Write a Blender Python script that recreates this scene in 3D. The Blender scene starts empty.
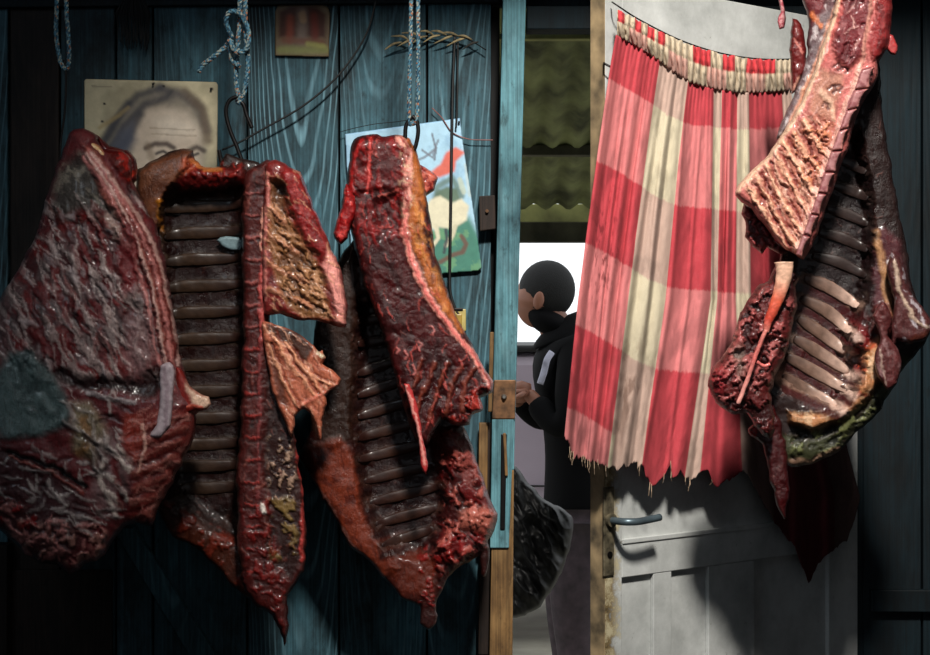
import bpy, bmesh, math, random
import numpy as np
from mathutils import Vector, Matrix
random.seed(7)
S = bpy.context.scene
COL = S.collection
# ------------------------------------------------------------------ camera
F, D, CZ = 1728.0, 3.6, 1.38
cam_d = bpy.data.cameras.new('camera'); cam = bpy.data.objects.new('camera', cam_d); COL.objects.link(cam)
cam.location = (0, -D, CZ); cam.rotation_euler = (math.pi/2, 0, 0)
cam_d.sensor_width = 36; cam_d.lens = 36*F/930.0; cam_d.clip_start = 0.05
S.camera = cam
# ------------------------------------------------------------------ world, lights, exposure
W = bpy.data.worlds.new('World'); S.world = W; W.use_nodes = True
W.node_tree.nodes['Background'].inputs[0].default_value = (0.93, 0.97, 1.0, 1)
W.node_tree.nodes['Background'].inputs[1].default_value = 1.35
def lamp(name, kind, loc, target, energy, color, **kw):
    l = bpy.data.lights.new(name, kind); l.energy = energy; l.color = color
    for k, v in kw.items(): setattr(l, k, v)
    o = bpy.data.objects.new(name, l); COL.objects.link(o); o.location = loc
    o.rotation_euler = (Vector(target)-Vector(loc)).to_track_quat('-Z', 'Y').to_euler()
    return o
lamp('daylight_shaft', 'SPOT', (0.42, -3.5, 4.35), (0.35, -0.2, 1.50), 1480, (1.0, 0.95, 0.88),
     spot_size=math.radians(33.5), spot_blend=1.0, shadow_soft_size=0.22)
lamp('left_cool_fill', 'AREA', (-1.6, -3.2, 2.7), (-0.5, -0.3, 1.2), 8, (0.72, 0.86, 1.0), shape='RECTANGLE', size=0.9, size_y=0.9)  # added cool fill lamp at front left; no window stands there
lamp('room_fill', 'AREA', (0.6, -4.2, 1.2), (0.1, 0, 1.4), 4.2, (0.9, 0.93, 1.0), shape='RECTANGLE', size=2.5, size_y=1.6)  # added soft fill lamp behind the camera
S.view_settings.view_transform = 'Standard'; S.view_settings.look = 'None'
S.view_settings.exposure = 0.0; S.view_settings.gamma = 1.0; S.view_settings.use_curve_mapping = False

# ------------------------------------------------------------------ helpers
def at(px, py, Y):
    k = (Y+D)/F
    return Vector(((px-465)*k, Y, CZ-(py-327.5)*k))
def lin(c):
    c = np.asarray(c, float)
    return np.where(c <= 0.04045, c/12.92, ((c+0.055)/1.055)**2.4)
def L4(c): return tuple(float(v) for v in lin(c))+(1.0,)
rng = np.random.RandomState(3)
TAB = rng.rand(65536)
def vnoise(x, y, seed=0):
    xi = np.floor(x).astype(np.int64); yi = np.floor(y).astype(np.int64)
    fx = x-xi; fy = y-yi; fx = fx*fx*(3-2*fx); fy = fy*fy*(3-2*fy)
    def h(a, b): return TAB[((a*374761393+b*668265263+seed*974711) ^ ((a*374761393+b*668265263) >> 13)) & 65535]
    return (h(xi, yi)*(1-fx)+h(xi+1, yi)*fx)*(1-fy)+(h(xi, yi+1)*(1-fx)+h(xi+1, yi+1)*fx)*fy
def fbm(x, y, seed=0, o=4):
    s = 0; a = 0.5; t = 0
    for i in range(o):
        s = s+a*vnoise(x*2**i+17.3*i, y*2**i+5.1*i, seed+i); t += a; a *= 0.55
    return s/t
def sstep(a, b, x):
    t = np.clip((x-a)/(b-a+1e-9), 0, 1); return t*t*(3-2*t)
def seg_dist(X, Y, pts, closed=False):
    pts = np.asarray(pts, float)
    A = pts if closed else pts[:-1]; B = np.roll(pts, -1, 0) if closed else pts[1:]
    best = np.full(X.shape, 1e18); nx = np.zeros(X.shape); ny = np.zeros(X.shape); par = np.zeros(X.shape)
    ln = np.hypot(*(B-A).T); cum = np.concatenate([[0], np.cumsum(ln)])
    for i in range(len(A)):
        d = B[i]-A[i]; l2 = d@d+1e-12
        t = np.clip(((X-A[i, 0])*d[0]+(Y-A[i, 1])*d[1])/l2, 0, 1)
        qx = A[i, 0]+t*d[0]; qy = A[i, 1]+t*d[1]
        dd = (X-qx)**2+(Y-qy)**2; m = dd < best
        best = np.where(m, dd, best); nx = np.where(m, qx, nx); ny = np.where(m, qy, ny)
        par = np.where(m, (cum[i]+t*ln[i])/cum[-1], par)
    return np.sqrt(best), nx, ny, par
def inside(X, Y, pts):
    pts = np.asarray(pts, float); r = np.zeros(X.shape, bool); n = len(pts)
    for i in range(n):
        x0, y0 = pts[i]; x1, y1 = pts[(i+1) % n]
        if y0 == y1: continue
        c = ((y0 > Y) != (y1 > Y)) & (X < (x1-x0)*(Y-y0)/(y1-y0)+x0)
        r ^= c
    return r
def smooth_outline(pts, rag=0.0, seed=0, seg=4.0, rf=0.12):
    pts = [np.array(p, float) for p in pts]; out = []; n = len(pts)
    for i in range(n):
        p0, p1, p2, p3 = pts[i-1], pts[i], pts[(i+1) % n], pts[(i+2) % n]
        m = max(1, int(np.hypot(*(p2-p1))/seg))
        for k in range(m):
            t = k/m
            q = 0.5*((2*p1)+(-p0+p2)*t+(2*p0-5*p1+4*p2-p3)*t*t+(-p0+3*p1-3*p2+p3)*t**3)
            q = 0.5*q+0.5*(p1*(1-t)+p2*t)
            out.append(q)
    out = np.array(out)
    if rag:
        a = fbm(out[:, 0]*rf, out[:, 1]*rf, seed+50, 3)-0.5; b = fbm(out[:, 0]*rf+40, out[:, 1]*rf, seed+60, 3)-0.5
        out = out+np.stack([a, b], 1)*4*rag
    return out
def prop(o, label=None, cat=None, group=None, kind=None):
    if label: o['label'] = label
    if cat: o['category'] = cat
    if group: o['group'] = group
    if kind: o['kind'] = kind
    return o
def empty(name, loc, label, cat, group=None):
    o = bpy.data.objects.new(name, None); COL.objects.link(o); o.location = loc; o.empty_display_size = 0.05
    return prop(o, label, cat, group)
def link(name, me, mat, parent=None, smooth=True):
    o = bpy.data.objects.new(name, me); COL.objects.link(o)
    if mat: me.materials.append(mat)
    if smooth and len(me.polygons): me.polygons.foreach_set('use_smooth', [True]*len(me.polygons))
    if parent:
        o.parent = parent
        w = Vector((0, 0, 0)); q = parent
        while q: w += Vector(q.location); q = q.parent
        me.transform(Matrix.Translation(-w))
    return o
class MB:
    def __init__(s): s.v = []; s.f = []
    def add(s, v, f):
        b = len(s.v); s.v += [tuple(p) for p in v]; s.f += [tuple(i+b for i in q) for q in f]; return s
    def hexa(s, P):   # 8 points: bottom ring 0-3, top ring 4-7
        return s.add(P, [(3, 2, 1, 0), (4, 5, 6, 7), (0, 1, 5, 4), (1, 2, 6, 5), (2, 3, 7, 6), (3, 0, 4, 7)])
    def box(s, x0, x1, y0, y1, z0, z1):
        return s.hexa([(x0, y0, z0), (x1, y0, z0), (x1, y1, z0), (x0, y1, z0), (x0, y0, z1), (x1, y0, z1), (x1, y1, z1), (x0, y1, z1)])
    def tube(s, pts, r, n=8, flat=1.0):
        pts = [Vector(p) for p in pts]; m = len(pts)
        rs = r if hasattr(r, '__len__') else [r]*m
        V = []; up = Vector((0.13, 1, 0.07)).normalized()
        for i, p in enumerate(pts):
            t = (pts[min(i+1, m-1)]-pts[max(i-1, 0)]).normalized()
            a = t.cross(up); a = a.normalized() if a.length > 1e-4 else Vector((1, 0, 0)); b = t.cross(a).normalized()
            for k in range(n):
                th = 2*math.pi*k/n; V.append(p+a*math.cos(th)*rs[i]+b*math.sin(th)*rs[i]*flat)
        Fc = [(i*n+k, i*n+(k+1) % n, (i+1)*n+(k+1) % n, (i+1)*n+k) for i in range(m-1) for k in range(n)]
        Fc += [tuple(range(n))[::-1], tuple((m-1)*n+k for k in range(n))]
        return s.add(V, Fc)
    def build(s, name, mat, parent=None, smooth=False, bevel=0):
        me = bpy.data.meshes.new(name); me.from_pydata(s.v, [], s.f)
        bm = bmesh.new(); bm.from_mesh(me); bmesh.ops.recalc_face_normals(bm, faces=bm.faces)
        bm.to_mesh(me); bm.free()
        o = link(name, me, mat, parent, smooth)
        if bevel:
            m = o.modifiers.new('bevel', 'BEVEL'); m.width = bevel; m.segments = 2; m.limit_method = 'ANGLE'
        return o
def spline(pts, m=8):
    pts = [np.array(p, float) for p in pts]; out = []
    for i in range(len(pts)-1):
        p0 = pts[max(i-1, 0)]; p1 = pts[i]; p2 = pts[i+1]; p3 = pts[min(i+2, len(pts)-1)]
        for k in range(m):
            t = k/m
            out.append(0.5*((2*p1)+(-p0+p2)*t+(2*p0-5*p1+4*p2-p3)*t*t+(-p0+3*p1-3*p2+p3)*t**3))
    out.append(pts[-1]); return [Vector(tuple(p)) for p in out]
def pxline(pts, Y, m=8):   # pts of (px, py[, Y])
    return spline([at(p[0], p[1], p[2] if len(p) > 2 else Y) for p in pts], m)

# ------------------------------------------------------------------ materials
def newmat(name):
    m = bpy.data.materials.new(name); m.use_nodes = True; nt = m.node_tree
    return m, nt, nt.nodes['Principled BSDF']
def N(nt, t, **kw):
    n = nt.nodes.new(t)
    for k, v in kw.items():
        if k in n.inputs: n.inputs[k].default_value = v
        else: setattr(n, k, v)
    return n
def ramp(nt, fac, stops):
    r = N(nt, 'ShaderNodeValToRGB'); e = r.color_ramp.elements
    while len(e) < len(stops): e.new(0.5)
    for i, (p, c) in enumerate(stops): e[i].position = p; e[i].color = L4(c) if len(c) == 3 else c
    nt.links.new(fac, r.inputs[0]); return r
def mix(nt, f, a, b, mode='MIX'):
    n = N(nt, 'ShaderNodeMix', data_type='RGBA', blend_type=mode)
    for i, v in ((0, f), (6, a), (7, b)):
        if hasattr(v, 'is_output') or hasattr(v, 'links'): nt.links.new(v, n.inputs[i])
        else: n.inputs[i].default_value = v
    return n.outputs[2]
def math_(nt, op, a, b=None, c=None):
    n = N(nt, 'ShaderNodeMath', operation=op)
    for i, v in enumerate((a, b, c)):
        if v is None: continue
        if hasattr(v, 'links'): nt.links.new(v, n.inputs[i])
        else: n.inputs[i].default_value = v
    return n.outputs[0]
def bump(nt, p, h, strength=0.4, dist=0.002):
    b = N(nt, 'ShaderNodeBump', Strength=strength, Distance=dist); nt.links.new(h, b.inputs['Height'])
    nt.links.new(b.outputs[0], p.inputs['Normal']); return b
def simple(name, c, rough=0.6, metal=0.0, var=0.25, scale=30, bs=0.3, bd=0.001, spec=0.5):
    m, nt, p = newmat(name)
    tc = N(nt, 'ShaderNodeTexCoord'); no = N(nt, 'ShaderNodeTexNoise', Scale=scale, Detail=6.0)
    nt.links.new(tc.outputs['Object'], no.inputs['Vector'])
    c = np.array(c, float)
    r = ramp(nt, no.outputs[0], [(0.3, tuple(c*(1-var))), (0.7, tuple(np.minimum(c*(1+var*0.6), 1)))])
    nt.links.new(r.outputs[0], p.inputs['Base Color']); p.inputs['Roughness'].default_value = rough
    p.inputs['Metallic'].default_value = metal; p.inputs['Specular IOR Level'].default_value = spec
    bump(nt, p, no.outputs[0], bs, bd); return m
def flesh_mat(name, rough=0.42, fine=170, bd=0.0016, var=0.35, coat=0.15, wet=False):
    m, nt, p = newmat(name)
    at_ = N(nt, 'ShaderNodeAttribute', attribute_name='Col')
    tc = N(nt, 'ShaderNodeTexCoord')
    n1 = N(nt, 'ShaderNodeTexNoise', Scale=fine, Detail=5.0, Roughness=0.65); nt.links.new(tc.outputs['Object'], n1.inputs['Vector'])
    n2 = N(nt, 'ShaderNodeTexNoise', Scale=fine*0.22, Detail=4.0); nt.links.new(tc.outputs['Object'], n2.inputs['Vector'])
    g = ramp(nt, n1.outputs[0], [(0.3, (1-var,)*3+(1,)), (0.7, (1.12,)*3+(1,))])
    c = mix(nt, 1.0, at_.outputs['Color'], g.outputs[0], 'MULTIPLY')
    h = n1.outputs[0]
    if wet:
        mp = N(nt, 'ShaderNodeMapping'); mp.inputs['Scale'].default_value = (1, 1, 0.3); mp.inputs['Rotation'].default_value = (0, 0.35, 0)
        nt.links.new(tc.outputs['Object'], mp.inputs[0])
        n3 = N(nt, 'ShaderNodeTexNoise', Scale=75.0, Detail=7.0, Roughness=0.72, Distortion=1.2); nt.links.new(mp.outputs[0], n3.inputs[0])
        n4 = N(nt, 'ShaderNodeTexNoise', Scale=42.0, Detail=6.0, Roughness=0.7, Distortion=2.0); nt.links.new(tc.outputs['Object'], n4.inputs[0])
        dk = ramp(nt, n3.outputs[0], [(0.36, (0.55, 0.46, 0.48, 1)), (0.50, (1, 1, 1, 1)), (0.68, (1.25, 1.2, 1.2, 1))])
        c = mix(nt, 0.75, c, dk.outputs[0], 'MULTIPLY')
        film = ramp(nt, n4.outputs[0], [(0.60, (0, 0, 0, 1)), (0.70, (0.16,)*3+(1,))])
        c = mix(nt, film.outputs[0], c, L4((0.70, 0.48, 0.44)))
        h = math_(nt, 'ADD', math_(nt, 'MULTIPLY', n3.outputs[0], 1.6), math_(nt, 'ADD', n1.outputs[0], math_(nt, 'MULTIPLY', n4.outputs[0], 1.0)))
    nt.links.new(c, p.inputs['Base Color'])
    rr = N(nt, 'ShaderNodeMapRange'); nt.links.new(n2.outputs[0], rr.inputs[0])
    rr.inputs[1].default_value = 0.3; rr.inputs[2].default_value = 0.7; rr.inputs[3].default_value = rough-0.14; rr.inputs[4].default_value = rough+0.18
    nt.links.new(rr.outputs[0], p.inputs['Roughness'])
    p.inputs['Specular IOR Level'].default_value = 0.32; p.inputs['Coat Weight'].default_value = coat; p.inputs['Coat Roughness'].default_value = 0.13
    bump(nt, p, h, 0.7, bd); return m
FLESH = flesh_mat('raw_flesh', 0.38, 210, 0.0019, 0.3, 0.25, True)
FATM = flesh_mat('dried_fat', 0.42, 120, 0.0012, 0.25, 0.2)
RIBM = flesh_mat('rib_membrane', 0.42, 90, 0.0008, 0.22, 0.15)
CARD = flesh_mat('painted_card', 0.6, 60, 0.0002, 0.08, 0.0)
CLOTH = flesh_mat('cotton_cloth', 0.9, 900, 0.0004, 0.10, 0.0)

def wood_paint(name, paint, dark, wear=0.5, light=None, grain=1.0):
    m, nt, p = newmat(name)
    uv = N(nt, 'ShaderNodeUVMap', uv_map='UVMap'); sep = N(nt, 'ShaderNodeSeparateXYZ'); nt.links.new(uv.outputs[0], sep.inputs[0])
    u2v = N(nt, 'ShaderNodeUVMap', uv_map='Board'); sp2 = N(nt, 'ShaderNodeSeparateXYZ'); nt.links.new(u2v.outputs[0], sp2.inputs[0])
    tc = N(nt, 'ShaderNodeTexCoord')
    mp = N(nt, 'ShaderNodeMapping'); mp.inputs['Scale'].default_value = (1, 1, 0.30); nt.links.new(tc.outputs['Object'], mp.inputs[0])
    no = N(nt, 'ShaderNodeTexNoise', Scale=7.0, Detail=2.0); nt.links.new(mp.outputs[0], no.inputs[0])
    u2 = math_(nt, 'MULTIPLY', sep.outputs[0], sep.outputs[0])
    f = math_(nt, 'SUBTRACT', sep.outputs[1], math_(nt, 'MULTIPLY', u2, 95.0))
    f = math_(nt, 'ADD', f, math_(nt, 'MULTIPLY', no.outputs[0], 0.5))
    s = math_(nt, 'SINE', math_(nt, 'MULTIPLY', f, 44.0))
    mp2 = N(nt, 'ShaderNodeMapping'); mp2.inputs['Scale'].default_value = (230, 230, 4); nt.links.new(tc.outputs['Object'], mp2.inputs[0])
    fib = N(nt, 'ShaderNodeTexNoise', Scale=1.0, Detail=4.0, Roughness=0.6); nt.links.new(mp2.outputs[0], fib.inputs[0])
    mp3 = N(nt, 'ShaderNodeMapping'); mp3.inputs['Scale'].default_value = (1, 1, 0.45); nt.links.new(tc.outputs['Object'], mp3.inputs[0])
    n3 = N(nt, 'ShaderNodeTexNoise', Scale=6.0, Detail=9.0, Roughness=0.7); nt.links.new(mp3.outputs[0], n3.inputs[0])
    n5 = N(nt, 'ShaderNodeTexNoise', Scale=45.0, Detail=6.0, Roughness=0.7); nt.links.new(mp3.outputs[0], n5.inputs[0])
    base = ramp(nt, n3.outputs[0], [(0.38, tuple(np.array(dark)*0.8)), (0.62, paint)])
    lt = light or tuple(np.minimum(np.array(paint)*1.9+0.05, 1))
    sm = N(nt, 'ShaderNodeMapRange'); nt.links.new(s, sm.inputs[0])
    sm.inputs[1].default_value = 0.45; sm.inputs[2].default_value = 1.0; sm.inputs[3].default_value = 0; sm.inputs[4].default_value = 0.8*grain
    br = N(nt, 'ShaderNodeMapRange'); nt.links.new(no.outputs[0], br.inputs[0]); br.inputs[1].default_value = 0.35; br.inputs[2].default_value = 0.6
    f2 = math_(nt, 'MULTIPLY', math_(nt, 'MULTIPLY', sm.outputs[0], br.outputs[0]), sp2.outputs[0])
    c = mix(nt, f2, base.outputs[0], L4(lt))
    fr = ramp(nt, fib.outputs[0], [(0.35, (0.42,)*3+(1,)), (0.65, (1.12,)*3+(1,))])
    c = mix(nt, 0.8, c, fr.outputs[0], 'MULTIPLY')
    sc = ramp(nt, n5.outputs[0], [(0.30, (0.35, 0.33, 0.32, 1)), (0.42, (1, 1, 1, 1))]); c = mix(nt, 0.8, c, sc.outputs[0], 'MULTIPLY')
    kn = math_(nt, 'MULTIPLY', sp2.outputs[1], 1.0); kc = N(nt, 'ShaderNodeCombineColor'); [nt.links.new(kn, kc.inputs[i]) for i in range(3)]
    c = mix(nt, 1.0, c, kc.outputs[0], 'MULTIPLY')
    nt.links.new(c, p.inputs['Base Color']); p.inputs['Roughness'].default_value = 0.65; p.inputs['Specular IOR Level'].default_value = 0.25
    h = math_(nt, 'ADD', math_(nt, 'MULTIPLY', s, 0.2), fib.outputs[0]); bump(nt, p, h, 0.5, 0.0012)
    return m
TEAL = wood_paint('teal_painted_boards', (0.26, 0.42, 0.47), (0.13, 0.18, 0.20), light=(0.50, 0.68, 0.74))
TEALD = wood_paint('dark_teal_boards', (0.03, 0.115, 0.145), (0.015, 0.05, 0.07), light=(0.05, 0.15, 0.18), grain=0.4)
BROWNB = wood_paint('bare_brown_boards', (0.17, 0.13, 0.11), (0.08, 0.06, 0.05), light=(0.25, 0.19, 0.15), grain=0.5)
POST = wood_paint('turquoise_post_paint', (0.40, 0.60, 0.64), (0.24, 0.40, 0.44), light=(0.58, 0.74, 0.77), grain=0.4)
BARE = wood_paint('bare_ochre_wood', (0.55, 0.42, 0.26), (0.30, 0.21, 0.13), light=(0.68, 0.56, 0.38), grain=0.6)
BLACKM = simple('blackened_iron', (0.10, 0.09, 0.09), 0.45, 0.7)
RUST = simple('rusty_steel', (0.42, 0.30, 0.20), 0.6, 0.5, 0.4, 60)
STEEL = simple('worn_steel', (0.45, 0.45, 0.44), 0.4, 0.8)
def board(mb_list, name, mat, pts_px, Y, th, parent=None, uoff=0.0, kind=None):
    """a sawn board whose face polygon (4 px points: tl,tr,br,bl) stands at depth Y"""
    P = [at(p[0], p[1], Y) for p in pts_px]; B = [q+Vector((0, th, 0)) for q in P]
    mb = MB().add([*P, *B], [(0, 3, 2, 1), (4, 5, 6, 7), (0, 1, 5, 4), (1, 2, 6, 5), (2, 3, 7, 6), (3, 0, 4, 7)])
    o = mb.build(name, mat, parent, bevel=0.002)
    addu(o, uoff)
    if kind: o['kind'] = kind
    return o
def addu(o, uoff=0.0, centers=None, along='z'):
    me = o.data; uvl = me.uv_layers.new(name='UVMap'); ub = me.uv_layers.new(name='Board'); uvl = me.uv_layers['UVMap']
    xs = [v.co.x for v in me.vertices]; cx = (min(xs)+max(xs))/2
    for poly in me.polygons:
        c = poly.center.x
        h = cx; off = uoff; gs = 0.45; tone = 1.0
        if centers:
            k = min(range(len(centers)), key=lambda i: abs(centers[i][0]-c)); h = centers[k][0]+centers[k][1]; off = centers[k][2]
            if len(centers[k]) > 3: gs, tone = centers[k][3:]
        for li in poly.loop_indices:
            co = me.vertices[me.loops[li].vertex_index].co
            ub.data[li].uv = (gs, tone)
            uvl.data[li].uv = (co.x-h, co.z+off) if along == 'z' else (co.z, co.x+off)

# ------------------------------------------------------------------ sheet sculptor: closed slabs of flesh, cloth and card
class Sheet:
    def __init__(s, outline, Y0, tf, tb, R=16, step=2.0, rag=0.8, seed=0, base=(0.3, 0.05, 0.05), smooth=True, warp=3.0, yfun=None, rf=0.12):
        s.seed = seed; s.Y0 = Y0; s.yfun = yfun
        step = step*0.74 if smooth else step
        P = smooth_outline(outline, rag, seed, rf=rf) if smooth else np.array(outline, float)
        s.P = P
        x0, y0 = P.min(0)-step; x1, y1 = P.max(0)+step
        nx = int((x1-x0)/step)+2; ny = int((y1-y0)/step)+2
        gx = x0+np.arange(nx)*step; gy = y0+np.arange(ny)*step
        CX, CY = np.meshgrid((gx[:-1]+gx[1:])/2, (gy[:-1]+gy[1:])/2)
        cell = inside(CX, CY, P)
        used = np.zeros((ny, nx), int)
        for a in (0, 1):
            for b in (0, 1): used[a:ny-1+a, b:nx-1+b] += cell
        idx = -np.ones((ny, nx), int); m = used > 0; idx[m] = np.arange(m.sum())
        X, Y = np.meshgrid(gx, gy); X = X[m].copy(); Y = Y[m].copy(); bd = used[m] < 4
        d, qx, qy, _ = seg_dist(X, Y, P, True)
        X[bd] = qx[bd]; Y[bd] = qy[bd]; d[bd] = 0
        s.X, s.Y, s.d, s.bd = X, Y, d, bd; s.n = len(X)
        jy, jx = np.nonzero(cell)
        s.q = np.stack([idx[jy, jx], idx[jy+1, jx], idx[jy+1, jx+1], idx[jy, jx+1]], 1)
        t = np.clip(d/(R*0.8), 0, 1); s.prof = 0.6*np.sqrt(np.clip(1-(1-t)**2, 0, 1))+0.4*np.sqrt(np.clip(1-(1-np.clip(d/3.5, 0, 1))**2, 0, 1))
        s.tf, s.tb = tf, tb
        s.h = np.zeros(s.n)                      # extra relief, metres, + towards the room
        s.c = np.tile(lin(base), (s.n, 1))
        s.wx = X+(fbm(X*0.09, Y*0.09, seed+11)-0.5)*2*warp; s.wy = Y+(fbm(X*0.09+31, Y*0.09, seed+12)-0.5)*2*warp
        s.wx += (fbm(X*0.45, Y*0.45, seed+13, 3)-0.5)*warp*0.9; s.wy += (fbm(X*0.45+9, Y*0.45, seed+14, 3)-0.5)*warp*0.9
    def _mix(s, w, c):
        if c is not None:
            w = np.clip(w, 0, 1)[:, None]; s.c = s.c*(1-w)+lin(c)*w
    def stroke(s, pts, w, c=None, a=1.0, h=0.0, soft=0.5, w2=None):
        d, _, _, t = seg_dist(s.wx, s.wy, pts)
        ww = w/2 if w2 is None else (w*(1-t)+w2*t)/2
        m = 1-sstep(ww*(1-soft), ww*(1+soft), d)
        s._mix(m*a, c)
        if h: s.h += 0.55*h*np.exp(-(d/(ww*0.9+0.3))**2)
        return s
    def poly(s, pts, c=None, a=1.0, h=0.0, soft=4.0):
        ins = inside(s.wx, s.wy, pts); d, _, _, _ = seg_dist(s.wx, s.wy, pts, True)
        sd = np.where(ins, d, -d); m = sstep(-soft/2, soft, sd)
        s._mix(m*a, c); s.h += h*m; return s
    def noise(s, c, sc=12, lo=0.5, hi=0.6, a=1.0, ang=0, st=1.0, seed=0, h=0.0, poly=None, soft=6, o=4):
        ca, sa = math.cos(math.radians(ang)), math.sin(math.radians(ang))
        u = (s.wx*ca+s.wy*sa)/(sc*st); v = (-s.wx*sa+s.wy*ca)/sc
        m = sstep(lo, hi, fbm(u, v, s.seed*7+seed, o))
        if poly is not None:
            ins = inside(s.wx, s.wy, poly); d, _, _, _ = seg_dist(s.wx, s.wy, poly, True)
            m = m*sstep(-soft/2, soft, np.where(ins, d, -d))
        s._mix(m*a, c); s.h += h*m; return s
    def streaks(s, n, poly, ang, length, w, c, a=0.8, h=0.0, seed=0, spread=12, soft=0.6):
        """many short strokes of sinew and highlight scattered in a region"""
        rr = np.random.RandomState(seed+s.seed*13); P = np.array(poly, float); x0, y0 = P.min(0); x1, y1 = P.max(0); k = 0
        while k < n:
            x = x0+rr.rand()*(x1-x0); y = y0+rr.rand()*(y1-y0)
            if not inside(np.array([x]), np.array([y]), P)[0]: continue
            k += 1; th = math.radians(ang+rr.randn()*spread); l = length*(0.5+rr.rand()); b = rr.randn()*l*.12
            dx, dy = math.cos(th)*l/2, math.sin(th)*l/2
            pts = [(x-dx, y-dy), (x-dy*.2+b*.4, y+b*.6), (x+dx, y+dy)]
            m = (np.abs(s.X-x) < l) & (np.abs(s.Y-y) < l)
            if not m.any(): continue
            d, _, _, t = seg_dist(s.wx[m], s.wy[m], pts); ww = w*(0.5+rr.rand())/2*np.sin(np.pi*np.clip(t, .08, .92))**.6
            mm = (1-sstep(ww*(1-soft), ww*(1+soft)+.2, d))*a*(0.5+0.5*rr.rand())
            s.c[m] = s.c[m]*(1-mm[:, None])+lin(c)*mm[:, None]
            if h: s.h[m] += h*np.exp(-(d/(ww+.3))**2)
        return s
    def bumps(s, sc, amp, seed=0, ang=0, st=1.0, ridged=False):
        ca, sa = math.cos(math.radians(ang)), math.sin(math.radians(ang))
        f = fbm((s.X*ca+s.Y*sa)/(sc*st), (-s.X*sa+s.Y*ca)/sc, s.seed*5+seed+90)
        if ridged: f = 1-np.abs(f-0.5)*5
        s.h += 0.6*(f-0.5)*amp; return s
    def build(s, name, mat=None, parent=None, label=None):
        y0 = s.Y0 if s.yfun is None else s.yfun(s.X, s.Y)
        e = sstep(0, 1, s.prof)
        yf = y0-(s.tf*s.prof+s.h*e); yb = y0+s.tb*s.prof
        yf = np.minimum(yf, yb-0.0015*(~s.bd)); 
        def P(x, y, Y):
            k = (Y+D)/F; return np.stack([(x-465)*k, Y, CZ-(y-327.5)*k], 1)
        s.front = P(s.X, s.Y, yf); s.yf = yf
        bi = np.nonzero(~s.bd)[0]; mp = np.arange(s.n); mp[bi] = s.n+np.arange(len(bi))
        V = np.concatenate([s.front, P(s.X[bi], s.Y[bi], yb[bi])]); Q = np.concatenate([s.q, mp[s.q][:, ::-1]])
        Q = Q[~((s.bd[s.q].all(1)).repeat(1)).tolist() == None] if False else Q
        allb = s.bd[s.q].all(1); Q = np.concatenate([s.q, mp[s.q[~allb]][:, ::-1]])
        me = bpy.data.meshes.new(name); me.from_pydata(V.tolist(), [], Q.tolist())
        ca = me.color_attributes.new('Col', 'FLOAT_COLOR', 'POINT')
        C = np.ones((len(V), 4)); C[:, :3] = np.concatenate([s.c, s.c[bi]]); ca.data.foreach_set('color', C.ravel())
        o = link(name, me, mat or FLESH, parent)
        if label: o['label'] = label
        return o
    def depth(s, px, py):
        i = np.argmin((s.X-px)**2+(s.Y-py)**2); return s.yf[i]

def ctube(name, pts, rad, cols, mat, parent, n=10, flat=1.0, noise=0.0):
    """tube mesh with a colour per ring"""
    mb = MB(); mb.tube(pts, rad, n, flat)
    me = bpy.data.meshes.new(name)
    if noise:
        mb.v = [(x+noise*(random.random()-.5), y+noise*(random.random()-.5), z+noise*(random.random()-.5)) for x, y, z in mb.v]
    me.from_pydata(mb.v, [], mb.f)
    bm = bmesh.new(); bm.from_mesh(me); bmesh.ops.recalc_face_normals(bm, faces=bm.faces); bm.to_mesh(me); bm.free()
    m = len(pts); C = np.ones((m*n, 4)); cols = lin(np.array(cols, float))
    tt = np.linspace(0, 1, m); kk = np.linspace(0, 1, len(cols))
    for ch in range(3): C[:, ch] = np.repeat(np.interp(tt, kk, cols[:, ch]), n)
    C[:, :3] *= (0.75+0.5*np.random.RandomState(len(pts)).rand(m*n))[:, None]
    me.color_attributes.new('Col', 'FLOAT_COLOR', 'POINT').data.foreach_set('color', C.ravel())
    return link(name, me, mat, parent)
def add_ribs(sheet, parent, ribs, w=5.5, cols=((0.2, 0.13, 0.09), (0.36, 0.28, 0.2), (0.25, 0.17, 0.12)), lift=0.001, flat=0.26, name='rib', mat=None):
    for r in ribs:
        pts = []
        P = spline([(p[0], p[1], 0) for p in r], 7)
        for i, p in enumerate(P):
            pts.append(at(p.x, p.y, sheet.depth(p.x, p.y)-lift))
        m = len(pts); k = (D+sheet.Y0)/F
        ends = [w*1.1*k*(0.12+0.88*math.sin(math.pi*min(max((i+0.4)/(m-0.2), 0), 1))**0.45) for i in range(m)]
        ctube(name, pts, ends, cols, mat or RIBM, parent, 10, flat, 0.0012)

# ================================================================== SETTING
def struct(o): o['kind'] = 'structure'; return o
# back wall of vertical boards (teal), with the doorway left open
mb = MB(); cents = []
def plankx(px0, px1, z0, z1, y=0.0, gap=1.2, heart=0.0, off=0.0, gs=0.4, tone=1.0):
    x0 = (px0+gap-465)*D/F; x1 = (px1-gap-465)*D/F
    j = (hash((px0*13) % 97) % 5)*0.0006
    mb.box(x0, x1, y-j, y+0.024, z0, z1); cents.append(((x0+x1)/2, heart, off, gs, tone))
seams = [60, 116, 153, 247, 339, 427, 492]
heart = [0, .01, 0, 0.02, 0.0, -0.01, 0.02]
for i in range(len(seams)-1):
    plankx(seams[i], seams[i+1], 0, 2.56, heart=heart[i], off=[0.3, 0.9, 0.55, 0.1, 0.77, 0.42][i], gs=[.1, .12, .15, 1.0, .25, .6][i], tone=[.55, .9, 1, .95, 1.05, .9][i])
o = struct(mb.build('wall_back', TEAL, bevel=0.0015)); addu(o, 0, cents)
mb = MB(); cents = []
for a, b in ((-500, -400), (-400, -300), (-300, -210), (-210, -120), (-120, -60), (-60, 9)): plankx(a, b, 0, 2.56)
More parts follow.
